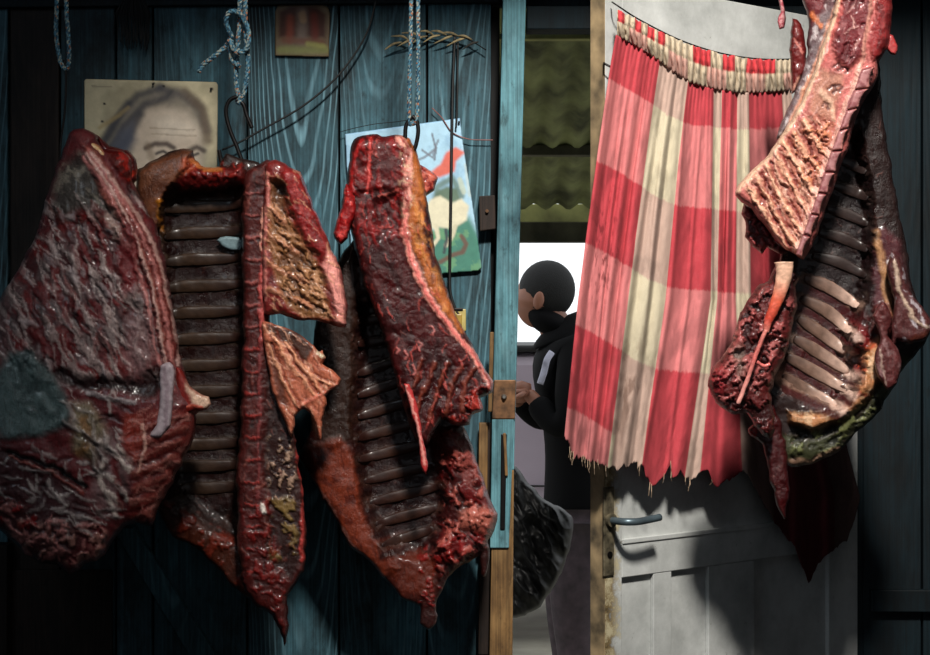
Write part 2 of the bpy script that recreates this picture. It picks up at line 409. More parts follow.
o = struct(mb.build('wall_back_far_left', TEAL, bevel=0.0015)); addu(o, 0.2, cents)
mb = MB(); cents = []
plankx(9, 60, 0, 2.56, y=0.0)
o = struct(mb.build('wall_back_bare_board', BROWNB, bevel=0.0015)); addu(o, 0.2, cents)
mb = MB(); cents = []
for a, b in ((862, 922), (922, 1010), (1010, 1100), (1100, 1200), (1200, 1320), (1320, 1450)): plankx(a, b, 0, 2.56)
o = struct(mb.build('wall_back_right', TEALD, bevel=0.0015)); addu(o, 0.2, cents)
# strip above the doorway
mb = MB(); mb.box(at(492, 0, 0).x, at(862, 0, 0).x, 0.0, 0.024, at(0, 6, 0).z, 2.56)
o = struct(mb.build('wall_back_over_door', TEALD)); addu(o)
# dark backing behind the board gaps
mb = MB(); mb.box(-2.2, at(500, 0, 0).x, 0.03, 0.05, 0, 2.56); mb.box(at(864, 0, 0).x, 2.2, 0.03, 0.05, 0, 2.56)
mb.box(at(500, 0, 0).x, at(864, 0, 0).x, 0.03, 0.05, at(0, 4, 0).z, 2.56)
DARKW = simple('tarred_backing', (0.03, 0.035, 0.04), 0.9)
struct(mb.build('trim_backing', DARKW))
EARTH = simple('packed_earth', (0.20, 0.17, 0.14), 0.95, 0, 0.3, 12)
ROOFW = simple('smoked_roof_boards', (0.12, 0.10, 0.08), 0.9)
mb = MB(); mb.box(-2.4, 2.4, -5.2, 0.05, -0.08, 0); struct(mb.build('floor', EARTH))
mb = MB(); mb.box(-2.4, 2.4, -0.87, 0.05, 2.56, 2.62); struct(mb.build('ceiling_shade', ROOFW))  # unseen low loft, its depth set so the edge shades the wall top
mb = MB()   # high roof with an opening that lets the daylight in
mb.box(-2.4, -0.6, -5.2, -0.87, 4.5, 4.56); mb.box(1.4, 2.4, -5.2, -0.87, 4.5, 4.56)
mb.box(-0.6, 1.4, -5.2, -4.4, 4.5, 4.56); mb.box(-0.6, 1.4, -2.4, -0.87, 4.5, 4.56)
struct(mb.build('ceiling_high_roof', ROOFW))
mb = MB(); mb.box(-2.46, -2.4, -5.2, 0.05, 0, 4.56); struct(mb.build('wall_left', ROOFW))
mb = MB(); mb.box(2.4, 2.46, -5.2, 0.05, 0, 4.56); struct(mb.build('wall_right', ROOFW))
mb = MB(); mb.box(-2.46, 2.46, -5.26, -5.2, 0, 4.56); struct(mb.build('wall_front', ROOFW))
mb = MB(); mb.box(-2.4, 2.4, -0.87, -0.81, 2.62, 4.56); struct(mb.build('wall_loft', ROOFW))
# door frame: leaning left post, header, bare timber at its foot
post = board(None, 'trim_1', POST, [(504, -40), (527, -40), (514, 470), (491, 470)], -0.07, 0.10, kind='structure')
board(None, 'trim_2', BARE, [(493, 470), (514, 470), (509, 1100), (481, 1100)], -0.07, 0.10, uoff=.3, kind='structure')
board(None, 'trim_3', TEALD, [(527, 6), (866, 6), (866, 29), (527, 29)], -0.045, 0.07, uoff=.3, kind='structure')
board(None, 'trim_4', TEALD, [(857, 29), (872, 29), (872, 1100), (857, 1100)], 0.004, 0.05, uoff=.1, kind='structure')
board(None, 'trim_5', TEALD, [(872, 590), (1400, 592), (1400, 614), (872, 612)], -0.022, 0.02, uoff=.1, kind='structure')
# diagonal brace and a low brace at lower left
board(None, 'trim_6', TEAL, [(112, 528), (134, 528), (232, 680), (204, 680)], -0.028, 0.026, uoff=.1, kind='structure')
board(None, 'trim_7', TEALD, [(-60, 8), (500, 2), (500, -60), (-60, -60)][::-1], -0.02, 0.02, uoff=.1, kind='structure')
board(None, 'trim_8', BROWNB, [(-8, 545), (7, 545), (5, 900), (-8, 900)], -0.05, 0.05, uoff=.1, kind='structure')
board(None, 'trim_9', BROWNB, [(10, 570), (112, 570), (112, 900), (10, 900)], -0.012, 0.011, uoff=.5, kind='structure')

# ------------------------------------------------------------------ things fixed to the frame
t = empty('wooden_latch', at(486, 212, -0.02), 'small weathered brown wood turn button nailed beside the turquoise door post', 'latch')
board(None, 'block', BROWNB, [(479, 196), (495, 195), (496, 229), (480, 231)], -0.035, 0.03, t, .2)
MB().tube([at(487, 211, -0.042), at(487, 211, -0.03)], 0.0035, 10).build('nail', RUST, t)
t = empty('hinge_plate', at(503, 400, -0.07), 'rusty square metal plate bolted across the turquoise door post', 'hinge plate')
board(None, 'plate', RUST, [(494, 380), (516, 380), (515, 419), (492, 419)], -0.078, 0.009, t)
MB().tube([at(504, 397, -0.088), at(504, 397, -0.08), at(504, 397, -0.07)], [0.003, 0.006, 0.006], 12).build('bolt', STEEL, t)
prop(board(None, 'wood_strip', BARE, [(490, 332), (494, 332), (492, 412), (488, 412)], -0.085, 0.012), 'thin pale wood strip upright along the left side of the turquoise post above the plate', 'strip')
prop(board(None, 'wood_batten', BROWNB, [(482, 423), (492, 423), (489, 655), (478, 655)], -0.04, 0.03), 'narrow brown batten standing on the wall just left of the door post foot', 'batten')
board(None, 'trim_10', BARE, [(479, 423), (488, 423), (487, 545), (478, 545)], -0.05, 0.03, uoff=0.9, kind='structure')
t = empty('door_bolt', at(503, 480, -0.07), 'turquoise metal strike plate with a dark open slot on the door post', 'strike plate')
board(None, 'plate', POST, [(492, 419), (514, 419), (509, 548), (490, 548)], -0.076, 0.005, t, .6)
board(None, 'slot', BLACKM, [(501, 434), (507, 434), (505, 530), (500, 530)], -0.079, 0.004, t)
board(None, 'splinter', BARE, [(503, 433), (506, 433), (508, 476), (505, 476)], -0.083, 0.005, t)

# ================================================================== OUTSIDE (through the doorway)
GROUND = simple('yard_ground', (0.62, 0.60, 0.54), 0.95, 0, 0.2, 3)
mb = MB(); mb.box(-8, 10, 0.05, 16, -0.1, 0.0); struct(mb.build('ground', GROUND))
TIN = simple('olive_tin_sheet', (0.56, 0.58, 0.40), 0.8, 0.0, 0.45, 9)  # olive sheet, mottled paler and darker by noise
t = empty('corrugated_awning', (0.4, 1.2, 1.95), 'olive green corrugated awning roof seen from below through the doorway', 'awning roof')
V = []; Fc = []
nx, ny = 300, 14
for j in range(ny+1):
    Y = 0.15+j/ny*1.05; z = 2.144-0.357*Y
    for i in range(nx+1):
        x = -1.0+3.4*i/nx; V.append((x, Y, z+0.009*math.cos(2*math.pi*x/0.064)))
n1 = len(V); V += [(x, y, z+0.0025) for x, y, z in V]
for b, fl in ((0, 0), (n1, 1)):
    for j in range(ny):
        for i in range(nx):
            a = b+j*(nx+1)+i; q = (a, a+1, a+nx+2, a+nx+1); Fc.append(q if fl else q[::-1])
MB().add(V, Fc).build('corrugated_sheet', TIN, t, smooth=True)
OLIVE = simple('olive_painted_timber', (0.66, 0.66, 0.42), 0.8, 0, 0.25, 14)
GREYT = simple('weathered_beam', (0.36, 0.35, 0.28), 0.85, 0, 0.3, 14)
def bar(name, m, y0, y1, Y, th): return board(None, name, m, [(380, y0), (720, y0), (720, y1), (380, y1)], Y, th, t)
bar('rafter', OLIVE, 33, 39, 0.12, 0.03); bar('rafter', GREYT, 145, 155, 0.83, 0.05)
bar('edge_beam', OLIVE, 204, 222, 1.26, 0.03); bar('edge_beam', GREYT, 222, 242, 1.20, 0.06)
for xx in (-0.75, 2.2): MB().box(xx-0.05, xx+0.05, 1.2, 1.29, 0, 1.66).build('awning_post', GREYT, t)
# pickup truck in the yard
PAINT = simple('mauve_grey_car_paint', (0.62, 0.57, 0.61), 0.35, 0.0, 0.06, 3, 0.02)
RUB = simple('black_rubber', (0.04, 0.04, 0.045), 0.6)
GLASSD = simple('dark_glass', (0.05, 0.06, 0.07), 0.1)
t = empty('pickup_truck', (0.6, 4.6, 0), 'grey pickup truck side parked in the yard behind the person', 'pickup truck')
MB().box(-1.1, 2.6, 3.75, 5.35, 0.45, 1.27).build('body', PAINT, t, bevel=0.05)
MB().box(-1.12, 1.2, 3.73, 5.37, 1.275, 1.305).build('bed_rail', RUB, t, bevel=0.01)
MB().add([(1.25, 3.85, 1.27), (2.5, 3.85, 1.27), (2.5, 5.25, 1.27), (1.25, 5.25, 1.27), (1.4, 4.0, 1.75), (2.3, 4.0, 1.75), (2.3, 5.1, 1.75), (1.4, 5.1, 1.75)],
    [(3, 2, 1, 0), (4, 5, 6, 7), (0, 1, 5, 4), (1, 2, 6, 5), (2, 3, 7, 6), (3, 0, 4, 7)]).build('cab', GLASSD, t, bevel=0.03)
for xx in (-0.5, 2.0):
    for yy in (3.72, 5.14):
        MB().tube([(xx, yy, 0.34), (xx, yy+0.24, 0.34)], 0.34, 28).build('wheel', RUB, t)
MB().tube([at(522, 486, 3.74), at(600, 486, 3.74)], 0.004, 6).build('trim_line', RUB, t)

# ================================================================== DOOR
HG = np.array([0.817, -0.005]); FE = np.array([0.252, -0.49])
dd = FE-HG; DW = float(np.hypot(*dd)); dd = dd/DW                    # unit vector along the leaf, hinge -> free edge
nn = np.array([-dd[1], dd[0]]); nn = nn if nn[1] < 0 else -nn        # visible face normal (to the room)
def D3(s_, z, off=0.0):
    p = HG+dd*s_+nn*off; return Vector((p[0], p[1], z))
def on_door(px, py, off=0.0):
    """ray through a pixel meets the door plane moved off metres into the room"""
    r = np.array([(px-465)/F, 1.0]); o_ = np.array([0, -D])
    P0 = HG+nn*off; t_ = ((P0-o_)@nn)/(r@nn); q = o_+r*t_
    return Vector((q[0], q[1], CZ-(py-327.5)/F*t_))
def sz(px, py, off=0.0):
    p = on_door(px, py, off); return (np.array([p.x, p.y])-HG)@dd, p.z
def door_mat():
    m, nt, p = newmat('chalky_white_door_paint')
    uv = N(nt, 'ShaderNodeUVMap'); sep = N(nt, 'ShaderNodeSeparateXYZ'); nt.links.new(uv.outputs[0], sep.inputs[0])
    tc = N(nt, 'ShaderNodeTexCoord')
    n1 = N(nt, 'ShaderNodeTexNoise', Scale=7.0, Detail=8.0, Roughness=0.7); nt.links.new(tc.outputs['Object'], n1.inputs[0])
    n2 = N(nt, 'ShaderNodeTexNoise', Scale=38.0, Detail=8.0, Roughness=0.75); nt.links.new(tc.outputs['Object'], n2.inputs[0])
    base = ramp(nt, n1.outputs[0], [(0.3, (0.58, 0.59, 0.58)), (0.65, (0.76, 0.77, 0.76))])
    specks = ramp(nt, n2.outputs[0], [(0.28, (0.45, 0.40, 0.32)), (0.36, (1, 1, 1))])
    c = mix(nt, 1.0, base.outputs[0], specks.outputs[0], 'MULTIPLY')
    # handled edge: paint worn to yellowed, mouldy wood close to the lock
    e = N(nt, 'ShaderNodeMapRange'); nt.links.new(sep.outputs[0], e.inputs[0])
    e.inputs[1].default_value = DW-0.065; e.inputs[2].default_value = DW+0.02
    e.inputs[3].default_value = -0.28; e.inputs[4].default_value = 0.42
    zf = N(nt, 'ShaderNodeMapRange'); nt.links.new(sep.outputs[1], zf.inputs[0])
    zf.inputs[1].default_value = 1.85; zf.inputs[2].default_value = 1.1; zf.inputs[3].default_value = 0.35; zf.inputs[4].default_value = 1.0
    w = math_(nt, 'MULTIPLY', math_(nt, 'ADD', e.outputs[0], n2.outputs[0]), zf.outputs[0])
    wr = N(nt, 'ShaderNodeMapRange'); nt.links.new(w, wr.inputs[0]); wr.inputs[1].default_value = 0.42; wr.inputs[2].default_value = 0.6
    dirt = ramp(nt, n2.outputs[0], [(0.36, (0.14, 0.11, 0.07)), (0.47, (0.46, 0.39, 0.26)), (0.60, (0.70, 0.66, 0.54))])
    c = mix(nt, wr.outputs[0], c, dirt.outputs[0])
    nt.links.new(c, p.inputs['Base Color']); p.inputs['Roughness'].default_value = 0.6
    bump(nt, p, n2.outputs[0], 0.4, 0.0015); return m
DOORM = door_mat()
mb = MB()
def dbox(s0, s1, z0, z1, o0, o1):
    mb.hexa([D3(s0, z0, o0), D3(s1, z0, o0), D3(s1, z0, o1), D3(s0, z0, o1), D3(s0, z1, o0), D3(s1, z1, o0), D3(s1, z1, o1), D3(s0, z1, o1)])
ZT = 2.01
zr1 = sz(700, 533)[1]; zr2 = sz(640, 577)[1]+0.003
dbox(0, DW, 0.01, ZT, -0.034, -0.010)                                 # core
a1 = sz(672, 560)[0]; a2 = sz(654, 560)[0]; b1 = sz(709, 560)[0]; b0 = sz(755, 560)[0]
S0 = sz(622, 560)[0]; H0 = sz(829, 560)[0]
dbox(S0, DW, 0.01, ZT, -0.010, 0); dbox(0, H0, 0.01, ZT, -0.010, 0)   # lock stile, hinge stile
dbox(H0, S0, zr2, zr1, -0.010, 0)                                     # lock rail
dbox(H0, S0, 0.01, 0.22, -0.010, 0); dbox(H0, S0, ZT-0.13, ZT, -0.010, 0)
for q0, q1 in ((a1, a2), (b0, b1)): dbox(q0, q1, 0.22, zr2, -0.010, -0.001)
dbox(H0, S0, zr1, ZT-0.13, -0.010, -0.006)                            # upper panel
dbox(H0, S0, zr1-0.004, zr1+0.005, -0.006, 0.0025)                     # bead over the rail
door = mb.build('door_1', DOORM, bevel=0.0015); struct(door)
uvl = door.data.uv_layers.new(name='UVMap')
for l in door.data.loops:
    co = door.data.vertices[l.vertex_index].co; uvl.data[l.index].uv = ((np.array([co.x, co.y])-HG)@dd, co.z)
mb = MB(); dbox(DW, DW+0.003, 0.01, ZT, -0.034, 0.0)
mb.build('door_edge', simple('grimy_edge_wood', (0.50, 0.43, 0.32), 0.85, 0, 0.5, 22, .5, .002), door)
# lock furniture
s_, z_ = sz(608, 520)
def dpt(s1, z1, off): return D3(s1, z1, off)
mb = MB(); dbox(s_-0.012, s_+0.014, z_-0.10, z_+0.06, 0, 0.004)
OLDM = simple('tarnished_lock_plate', (0.40, 0.37, 0.30), 0.5, 0.5, 0.5, 70)
lp = mb.build('lock_plate', OLDM, door, bevel=0.001)
MB().tube([dpt(s_, z_-0.062, 0.0035), dpt(s_, z_-0.062, 0.006)], 0.006, 14).build('keyhole', BLACKM, lp)
HND = simple('grey_lever_metal', (0.36, 0.42, 0.45), 0.4, 0.6, 0.15)
lever = [dpt(s_, z_, 0.002), dpt(s_, z_, 0.035), dpt(s_-0.008, z_, 0.048), dpt(s_-0.03, z_, 0.052), dpt(s_-0.082, z_+0.003, 0.05)]
MB().tube(spline(lever, 6), 0.0068, 12, 1.0).build('door_handle', HND, door, smooth=True)
MB().tube([dpt(s_, z_, 0.003), dpt(s_, z_, 0.012)], 0.012, 16).build('handle_rose', OLDM, door, smooth=False)
hk = on_door(609, 66, 0.0)
MB().tube([on_door(604, 63, .001), on_door(605, 64, .015), on_door(613, 68, .02), on_door(616, 66, .012), on_door(617, 62, 0.0)], 0.002, 8).build('staple', BLACKM, door, smooth=True)

# ================================================================== CURTAIN on the door
UK = [0, .255, .40, .575, .625, .715, .785, .94, 1.0]
XT = [616, 660, 688, 713, 722, 737, 748, 781, 791]
XM = [578, 628, 665, 710, 717, 735, 750, 790, 808]
XB = [561, 607, 641, 685, 700, 742, 770, 828, 853]
hx = [600, 618, 630, 645, 660, 675, 690, 705, 720, 740, 760, 780, 800, 870]
hy = [26, 36, 42, 51, 61, 73, 82, 87, 90, 92.5, 92.5, 91, 89, 88]
hemu = [0, .03, .06, .12, .20, .255, .30, .36, .40, .43, .455, .48, .50, .515, .53, .555, .575, .60, .64, .66, .69, .72, .76, .80, .84, .875, .90, .94, .97, 1.0]
hemy = [437, 446, 456, 458, 463, 467, 470, 462, 466, 478, 487, 479, 473, 461, 478, 472, 477, 479, 471, 486, 480, 470, 500, 530, 545, 583, 565, 548, 540, 500]
def cur_xy(u, v):
    """u across, v 0 (under the heading) .. 1 (hem) -> pixel"""
    xt = np.interp(u, UK, XT); y0 = np.interp(xt, hx, hy); y1 = np.interp(u, hemu, hemy)
    y1 = y1+(fbm(u*90, u*0+2, 5, 3)-0.5)*9
    y = y0+(y1-y0)*v
    xm = np.interp(u, UK, XM); xb = np.interp(u, UK, XB)
    x = np.where(y < 300, xt+(xm-xt)*np.clip((y-y0)/(300-y0), 0, 1)**0.9, xm+(xb-xm)*np.clip((y-300)/170, 0, 1.15))
    return x, y, y0
nu, nv = 330, 200
U, Vv = np.meshgrid(np.linspace(0, 1, nu), np.linspace(0, 1, nv))
CXp, CYp, CY0 = cur_xy(U, Vv)
# pleats: sharp gathers on top relaxing into broad folds
ph = fbm(U*5, U*0+1, 21)*3
fold = 0.0052*np.sin(2*np.pi*(U*7+ph))+0.0013*np.sin(2*np.pi*(U*15+ph*2)+Vv*1.5)*(1-0.6*Vv)+0.0016*np.sin(2*np.pi*U*43)*np.exp(-Vv*12)
fold = fold*(0.45+0.75*np.minimum(Vv*3, 1))+0.004*(fbm(U*14, Vv*8, 8)-0.5)*2
for uc, wd, am in ((0.27, .012, .02), (0.405, .01, .016), (0.58, .012, .018), (0.72, .012, .018), (0.12, .008, .012), (0.5, .007, .01), (0.66, .008, .012), (0.85, .01, .014), (.335, .008, .01)):
    fold += 0.36*am*np.exp(-((U-uc-0.012*np.sin(Vv*4+uc*30))/wd)**2)*np.minimum(Vv*4, 1)
off = 0.034+fold+0.012*Vv
verts = []
for j in range(nv):
    for i in range(nu): verts.append(on_door(CXp[j, i], CYp[j, i], off[j, i]))
# woven check
vr = CYp-CY0
rows = (vr-44)/82.0
sat = (np.floor(rows+np.interp(U, [0, .3, .6, 1], [0, 0, .08, 0.1])) % 2 == 1).astype(float)   # -1 -> saturated, 0 -> pale ...
sat = np.where((rows > 3.5) & (U > .27), 1.0, sat)
redcol = np.zeros_like(U)
for k in range(8):
    if k % 2 == 0: redcol = np.where((U >= UK[k]) & (U < UK[k+1]), 1, redcol)
RS, RP, CS, CP = lin((0.66, 0.23, 0.26)), lin((0.74, 0.43, 0.43)), lin((0.66, 0.56, 0.51)), lin((0.71, 0.67, 0.575))
col = np.where(redcol[..., None] > 0, np.where(sat[..., None] > 0, RS, RP), np.where(sat[..., None] > 0, CS, CP))
st = fbm(U*25, Vv*14, 33, 5); st2 = fbm(U*60, Vv*12, 35, 4)
col = col*(1-0.25*sstep(0.5, 0.75, st))[..., None]*(1-0.45*sstep(0.45, 0.75, fbm(U*7+4, Vv*6, 58, 5))*sstep(0.45, 1.0, Vv))[..., None]
gr = sstep(0.52, 0.70, fbm(U*30, Vv*20, 39, 5))*np.exp(-((U-.30)/.09)**2-((Vv-.80)/.13)**2)
col = col*(1-gr[..., None]*0.65)+lin((0.30, 0.20, 0.15))*gr[..., None]*0.65
gr = sstep(0.62, 0.66, fbm(U*90, Vv*60, 45, 3))*np.exp(-((U-.10)/.07)**2-((Vv-.50)/.12)**2)
col = col*(1-gr[..., None]*0.8)+lin((0.30, 0.03, 0.04))*gr[..., None]*0.8
bl = sstep(0.86, 0.97, U+0.03*(st2-0.5))*sstep(0.35, 0.6, Vv)
bs = sstep(0.70, 0.76, U+0.02*(st2-.5))*sstep(400, 450, CYp+30*(st-.5)); col = col*(1-bs[..., None]*0.86)+lin((0.22, 0.03, 0.04))*bs[..., None]*0.5  # carcass shade painted into the lower right cloth as dark maroon
q = [(j*nu+i, j*nu+i+1, (j+1)*nu+i+1, (j+1)*nu+i) for j in range(nv-1) for i in range(nu-1)]
cur = empty('door_curtain', on_door(700, 60, 0.03), 'ragged red and cream checked cotton curtain hanging on the white door', 'curtain')
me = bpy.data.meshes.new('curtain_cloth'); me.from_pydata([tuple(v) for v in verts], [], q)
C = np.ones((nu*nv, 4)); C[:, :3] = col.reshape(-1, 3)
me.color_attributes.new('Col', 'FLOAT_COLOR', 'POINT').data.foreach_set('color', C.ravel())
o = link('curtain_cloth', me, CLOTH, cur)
sm = o.modifiers.new('thick', 'SOLIDIFY'); sm.thickness = 0.0012
# gathered heading
nu2, nv2 = 420, 16
U, Vv = np.meshgrid(np.linspace(0, 1, nu2), np.linspace(0, 1, nv2))
HX = np.interp(U, [0, 1], [617, 792])
wy = np.interp(HX, [617, 640, 660, 680, 700, 720, 740, 760, 792], [10, 22, 31, 41, 49, 54, 58, 60, 60])
bh = np.interp(HX, hx, hy)
HY = wy+(bh-wy)*Vv+(1-Vv)**2*4*(fbm(U*60, U*0, 71, 2)-.5)+1.0*np.sin(U*260)*(Vv > .9)
offh = 0.036+0.0035*np.sin(U*2*np.pi*30+6*fbm(U*16, Vv*2, 3))*(0.5+0.5*np.sin(Vv*np.pi))+0.006*np.sin(Vv*np.pi)-0.003*np.exp(-((Vv-.42)/.05)**2)
verts = [on_door(HX[j, i], HY[j, i], offh[j, i]) for j in range(nv2) for i in range(nu2)]
reds = np.zeros_like(U)
for a, b in ((.00, .04), (.10, .135), (.17, .215), (.23, .27), (.43, .53), (.60, .67), (.74, .90)): reds = np.maximum(reds, ((U > a) & (U < b)) & (Vv < 0.42))
pk = ((np.floor(U*9+0.4) % 2) > 0) & (Vv > .4)
col = np.where(reds[..., None] > 0, lin((0.72, 0.22, 0.24)), np.where(pk[..., None], lin((0.72, 0.56, 0.51)), lin((0.69, 0.63, 0.54))))
dk = sstep(0.55, 0.75, fbm(U*150, Vv*9, 77, 3)); col = col*(1-0.45*dk[..., None])
seam = (np.exp(-((Vv-0.97)/.03)**2)+0.5*np.exp(-((Vv-0.42)/.03)**2))*(fbm(U*130, Vv*0, 5, 2) > .45); col = col*(1-0.8*seam[..., None])
q = [(j*nu2+i, j*nu2+i+1, (j+1)*nu2+i+1, (j+1)*nu2+i) for j in range(nv2-1) for i in range(nu2-1)]
me = bpy.data.meshes.new('curtain_heading'); me.from_pydata([tuple(v) for v in verts], [], q)
C = np.ones((nu2*nv2, 4)); C[:, :3] = col.reshape(-1, 3)
me.color_attributes.new('Col', 'FLOAT_COLOR', 'POINT').data.foreach_set('color', C.ravel())
o = link('curtain_heading', me, CLOTH, cur); o['label'] = 'gathered cream heading with red tufts'
sm = o.modifiers.new('thick', 'SOLIDIFY'); sm.thickness = 0.0015
# loose threads at the hem
THR = simple('cream_thread', (0.7, 0.6, 0.5), 0.9)
for i in range(26):
    u = random.choice([random.uniform(.03, .3), random.uniform(.3, .7)]); x, y, _ = cur_xy(np.array([u]), np.array([1.0])); l = random.uniform(4, 12)
    MB().tube([on_door(x[0], y[0]-2, .05), on_door(x[0]+random.uniform(-1, 1), y[0]+l*.5, .052), on_door(x[0]+random.uniform(-2, 2), y[0]+l, .048)], 0.0005, 4).build('frayed_thread', THR, cur)
wp = [(612, 2, .01), (618, 6, .03), (640, 20, .035), (680, 40, .035), (720, 53, .035), (760, 59, .035), (795, 59, .035), (812, 58, .01)]
MB().tube(spline([on_door(a, b, c) for a, b, c in wp], 6), 0.0014, 6).build('curtain_wire', BLACKM, cur, smooth=True)

# ================================================================== PICTURES ON THE WALL
def card(name, outline, Y, base, label, cat, step=1.1, th=0.002):
    return Sheet(outline, Y, th/2, th/2, R=1.2, step=step, rag=0, seed=len(name), base=base, smooth=False, warp=0.8)
c = card('portrait_card', [(84, 81), (86, 79), (216, 82), (218, 85), (217, 200), (84, 200)], -0.012, (0.74, 0.70, 0.58), '', '')
c.noise((0.55, 0.52, 0.42), 40, 0.45, 0.65, 0.6)
c.poly([(104, 150), (112, 128), (125, 108), (140, 92), (158, 86), (180, 88), (198, 98), (207, 118), (209, 150), (205, 200), (100, 200)], (0.50, 0.47, 0.42), 0.9, soft=9)
c.poly([(126, 160), (132, 122), (145, 106), (165, 104), (190, 110), (202, 130), (204, 200), (126, 200)], (0.74, 0.68, 0.61), 1, soft=9)
c.poly([(150, 118), (170, 112), (195, 122), (200, 138), (160, 140)], (0.84, 0.79, 0.72), .8, soft=12)
for p_ in ([(102, 145), (118, 118), (138, 95), (160, 88)], [(108, 152), (125, 125), (145, 104), (170, 96)], [(112, 160), (128, 138), (140, 115)], [(160, 88), (185, 96), (200, 108), (207, 130)], [(98, 150), (112, 128), (128, 104)]):
    c.stroke(p_, 8, (0.22, 0.22, 0.25), 0.8, soft=.9)
c.poly([(104, 155), (118, 130), (134, 118), (138, 140), (128, 160), (110, 175)], (0.30, 0.32, 0.38), .85, soft=8)
c.stroke([(185, 92), (203, 110), (208, 140)], 9, (0.40, 0.34, 0.28), .8, soft=.9)
c.stroke([(100, 128), (118, 116), (128, 108)], 4, (0.62, 0.54, 0.36), .7, soft=.9)
c.noise((0.46, 0.43, 0.40), 9, 0.5, 0.75, 0.4, ang=-50, st=3, poly=[(98, 155), (112, 120), (140, 88), (180, 86), (200, 98), (190, 108), (150, 108), (128, 140), (120, 175)])
c.stroke([(146, 148), (155, 144), (166, 144), (174, 148)], 5, (0.28, 0.23, 0.21), .9, soft=.8)
c.stroke([(156, 154), (163, 151), (170, 155)], 3, (0.16, 0.15, 0.16), .9, soft=.8)
c.stroke([(190, 150), (197, 147), (204, 151)], 5, (0.27, 0.23, 0.21), .9, soft=.8)
c.stroke([(192, 156), (198, 154)], 3, (0.15, 0.14, 0.16), .9, soft=.8)
c.stroke([(148, 145), (150, 152), (152, 158)], 6, (0.45, 0.38, 0.30), .5, soft=.9)
for p_ in ([(150, 128), (195, 130)], [(152, 134), (196, 136)]): c.stroke(p_, 1.5, (0.60, 0.54, 0.47), .6)
c.stroke([(92, 86), (112, 87)], 1.4, (0.45, 0.42, 0.36), .6)
for x, y in ((153, 83), (163, 86), (104, 104), (211, 89), (102, 122)): c.stroke([(x, y), (x+1, y)], 2.2, (0.12, 0.10, 0.09))
prop(c.build('portrait_card', CARD), 'cream card with a faded grey portrait of a face on the teal wall', 'picture')
for px, py, nm in ((153, 84, 'black nail head at the top of the portrait card'), (211, 89, 'black nail head in the upper right corner of the portrait card')):
    prop(MB().tube([at(px, py, -0.02), at(px, py, -0.0135), at(px, py, 0.01)], [0.0022, 0.0022, 0.001], 8).build('nail', BLACKM), nm, 'nail')
c = card('small_icon_card', [(275, 12), (278, 5), (286, 2), (320, 3), (328, 7), (330, 14), (329, 57), (275, 56)], -0.006, (0.40, 0.34, 0.26), '', '', 1.0)
c.poly([(278, 12), (290, 5), (318, 6), (327, 14), (326, 38), (278, 38)], (0.24, 0.10, 0.08), .9, soft=4)
c.stroke([(302, 12), (302, 40)], 10, (0.46, 0.40, 0.36), .8, soft=.8); c.stroke([(290, 18), (290, 40)], 7, (0.48, 0.22, 0.15), .8, soft=.8)
c.stroke([(314, 16), (315, 38)], 7, (0.40, 0.14, 0.10), .8, soft=.8); c.stroke([(302, 14), (303, 20)], 7, (0.60, 0.48, 0.36), .7)
c.stroke([(284, 40), (322, 42)], 6, (0.42, 0.26, 0.20), .8, soft=.9); c.stroke([(280, 50), (326, 50)], 7, (0.45, 0.47, 0.26), .8, soft=.9)
c.stroke([(308, 44), (324, 46)], 5, (0.55, 0.55, 0.30), .8, soft=.8)
prop(c.build('small_icon_card', CARD), 'small round-topped card of dark red figures over green, high on the teal wall', 'picture')
c = card('rider_picture', [(345, 134), (460, 118), (464, 150), (472, 200), (482, 268), (478, 271), (400, 277), (352, 277)], -0.012, (0.62, 0.76, 0.84), '', '')
c.noise((0.52, 0.66, 0.76), 18, 0.45, 0.6, .7)
c.poly([(421, 174), (430, 172), (440, 164), (446, 152), (456, 146), (466, 152), (456, 162), (455, 172), (440, 178), (425, 176)], (0.78, 0.36, 0.28), .95, soft=2.5)
c.stroke([(418, 160), (428, 155), (436, 148)], 2.5, (0.40, 0.40, 0.44), .8); c.stroke([(432, 134), (436, 150), (434, 160)], 2, (0.38, 0.40, 0.44), .9)
c.stroke([(422, 150), (432, 158), (438, 140)], 2, (0.40, 0.42, 0.46), .8)
c.poly([(352, 236), (400, 240), (425, 236), (440, 222), (470, 215), (483, 240), (485, 280), (350, 280)], (0.25, 0.46, 0.40), 1, soft=6)
c.noise((0.40, 0.58, 0.42), 9, 0.5, 0.6, .7, poly=[(400, 240), (440, 222), (478, 215), (485, 280), (400, 280)])
c.poly([(428, 208), (434, 192), (446, 186), (458, 188), (462, 200), (452, 206), (438, 216)], (0.36, 0.44, 0.38), 1, soft=3)
c.stroke([(444, 206), (436, 188), (452, 178), (462, 196)], 6, (0.34, 0.42, 0.36), .8, soft=.7)
c.poly([(423, 212), (430, 199), (440, 195), (452, 202), (462, 198), (470, 206), (467, 220), (452, 230), (440, 228), (430, 230)], (0.80, 0.78, 0.68), 1, soft=2.5)
c.stroke([(436, 226), (438, 238), (430, 250), (426, 258)], 5, (0.78, 0.76, 0.66), 1, w2=2.5); c.stroke([(455, 226), (452, 236), (446, 246)], 4, (0.74, 0.72, 0.62), 1)
c.stroke([(446, 230), (447, 240), (444, 252)], 3, (0.20, 0.24, 0.26), .9); c.stroke([(461, 236), (466, 244), (462, 252), (450, 256), (440, 262)], 4.5, (0.38, 0.28, 0.24), .9)
c.stroke([(460, 180), (464, 192)], 5, (0.68, 0.72, 0.64), .8); c.stroke([(466, 165), (470, 195)], 4, (0.70, 0.75, 0.72), .6)
c.stroke([(345, 134), (460, 118)], 2.5, (0.50, 0.66, 0.78), .8)
prop(c.build('rider_picture', CARD), 'painted sheet of a white horse and red cape on blue sky, behind the middle meat', 'picture')
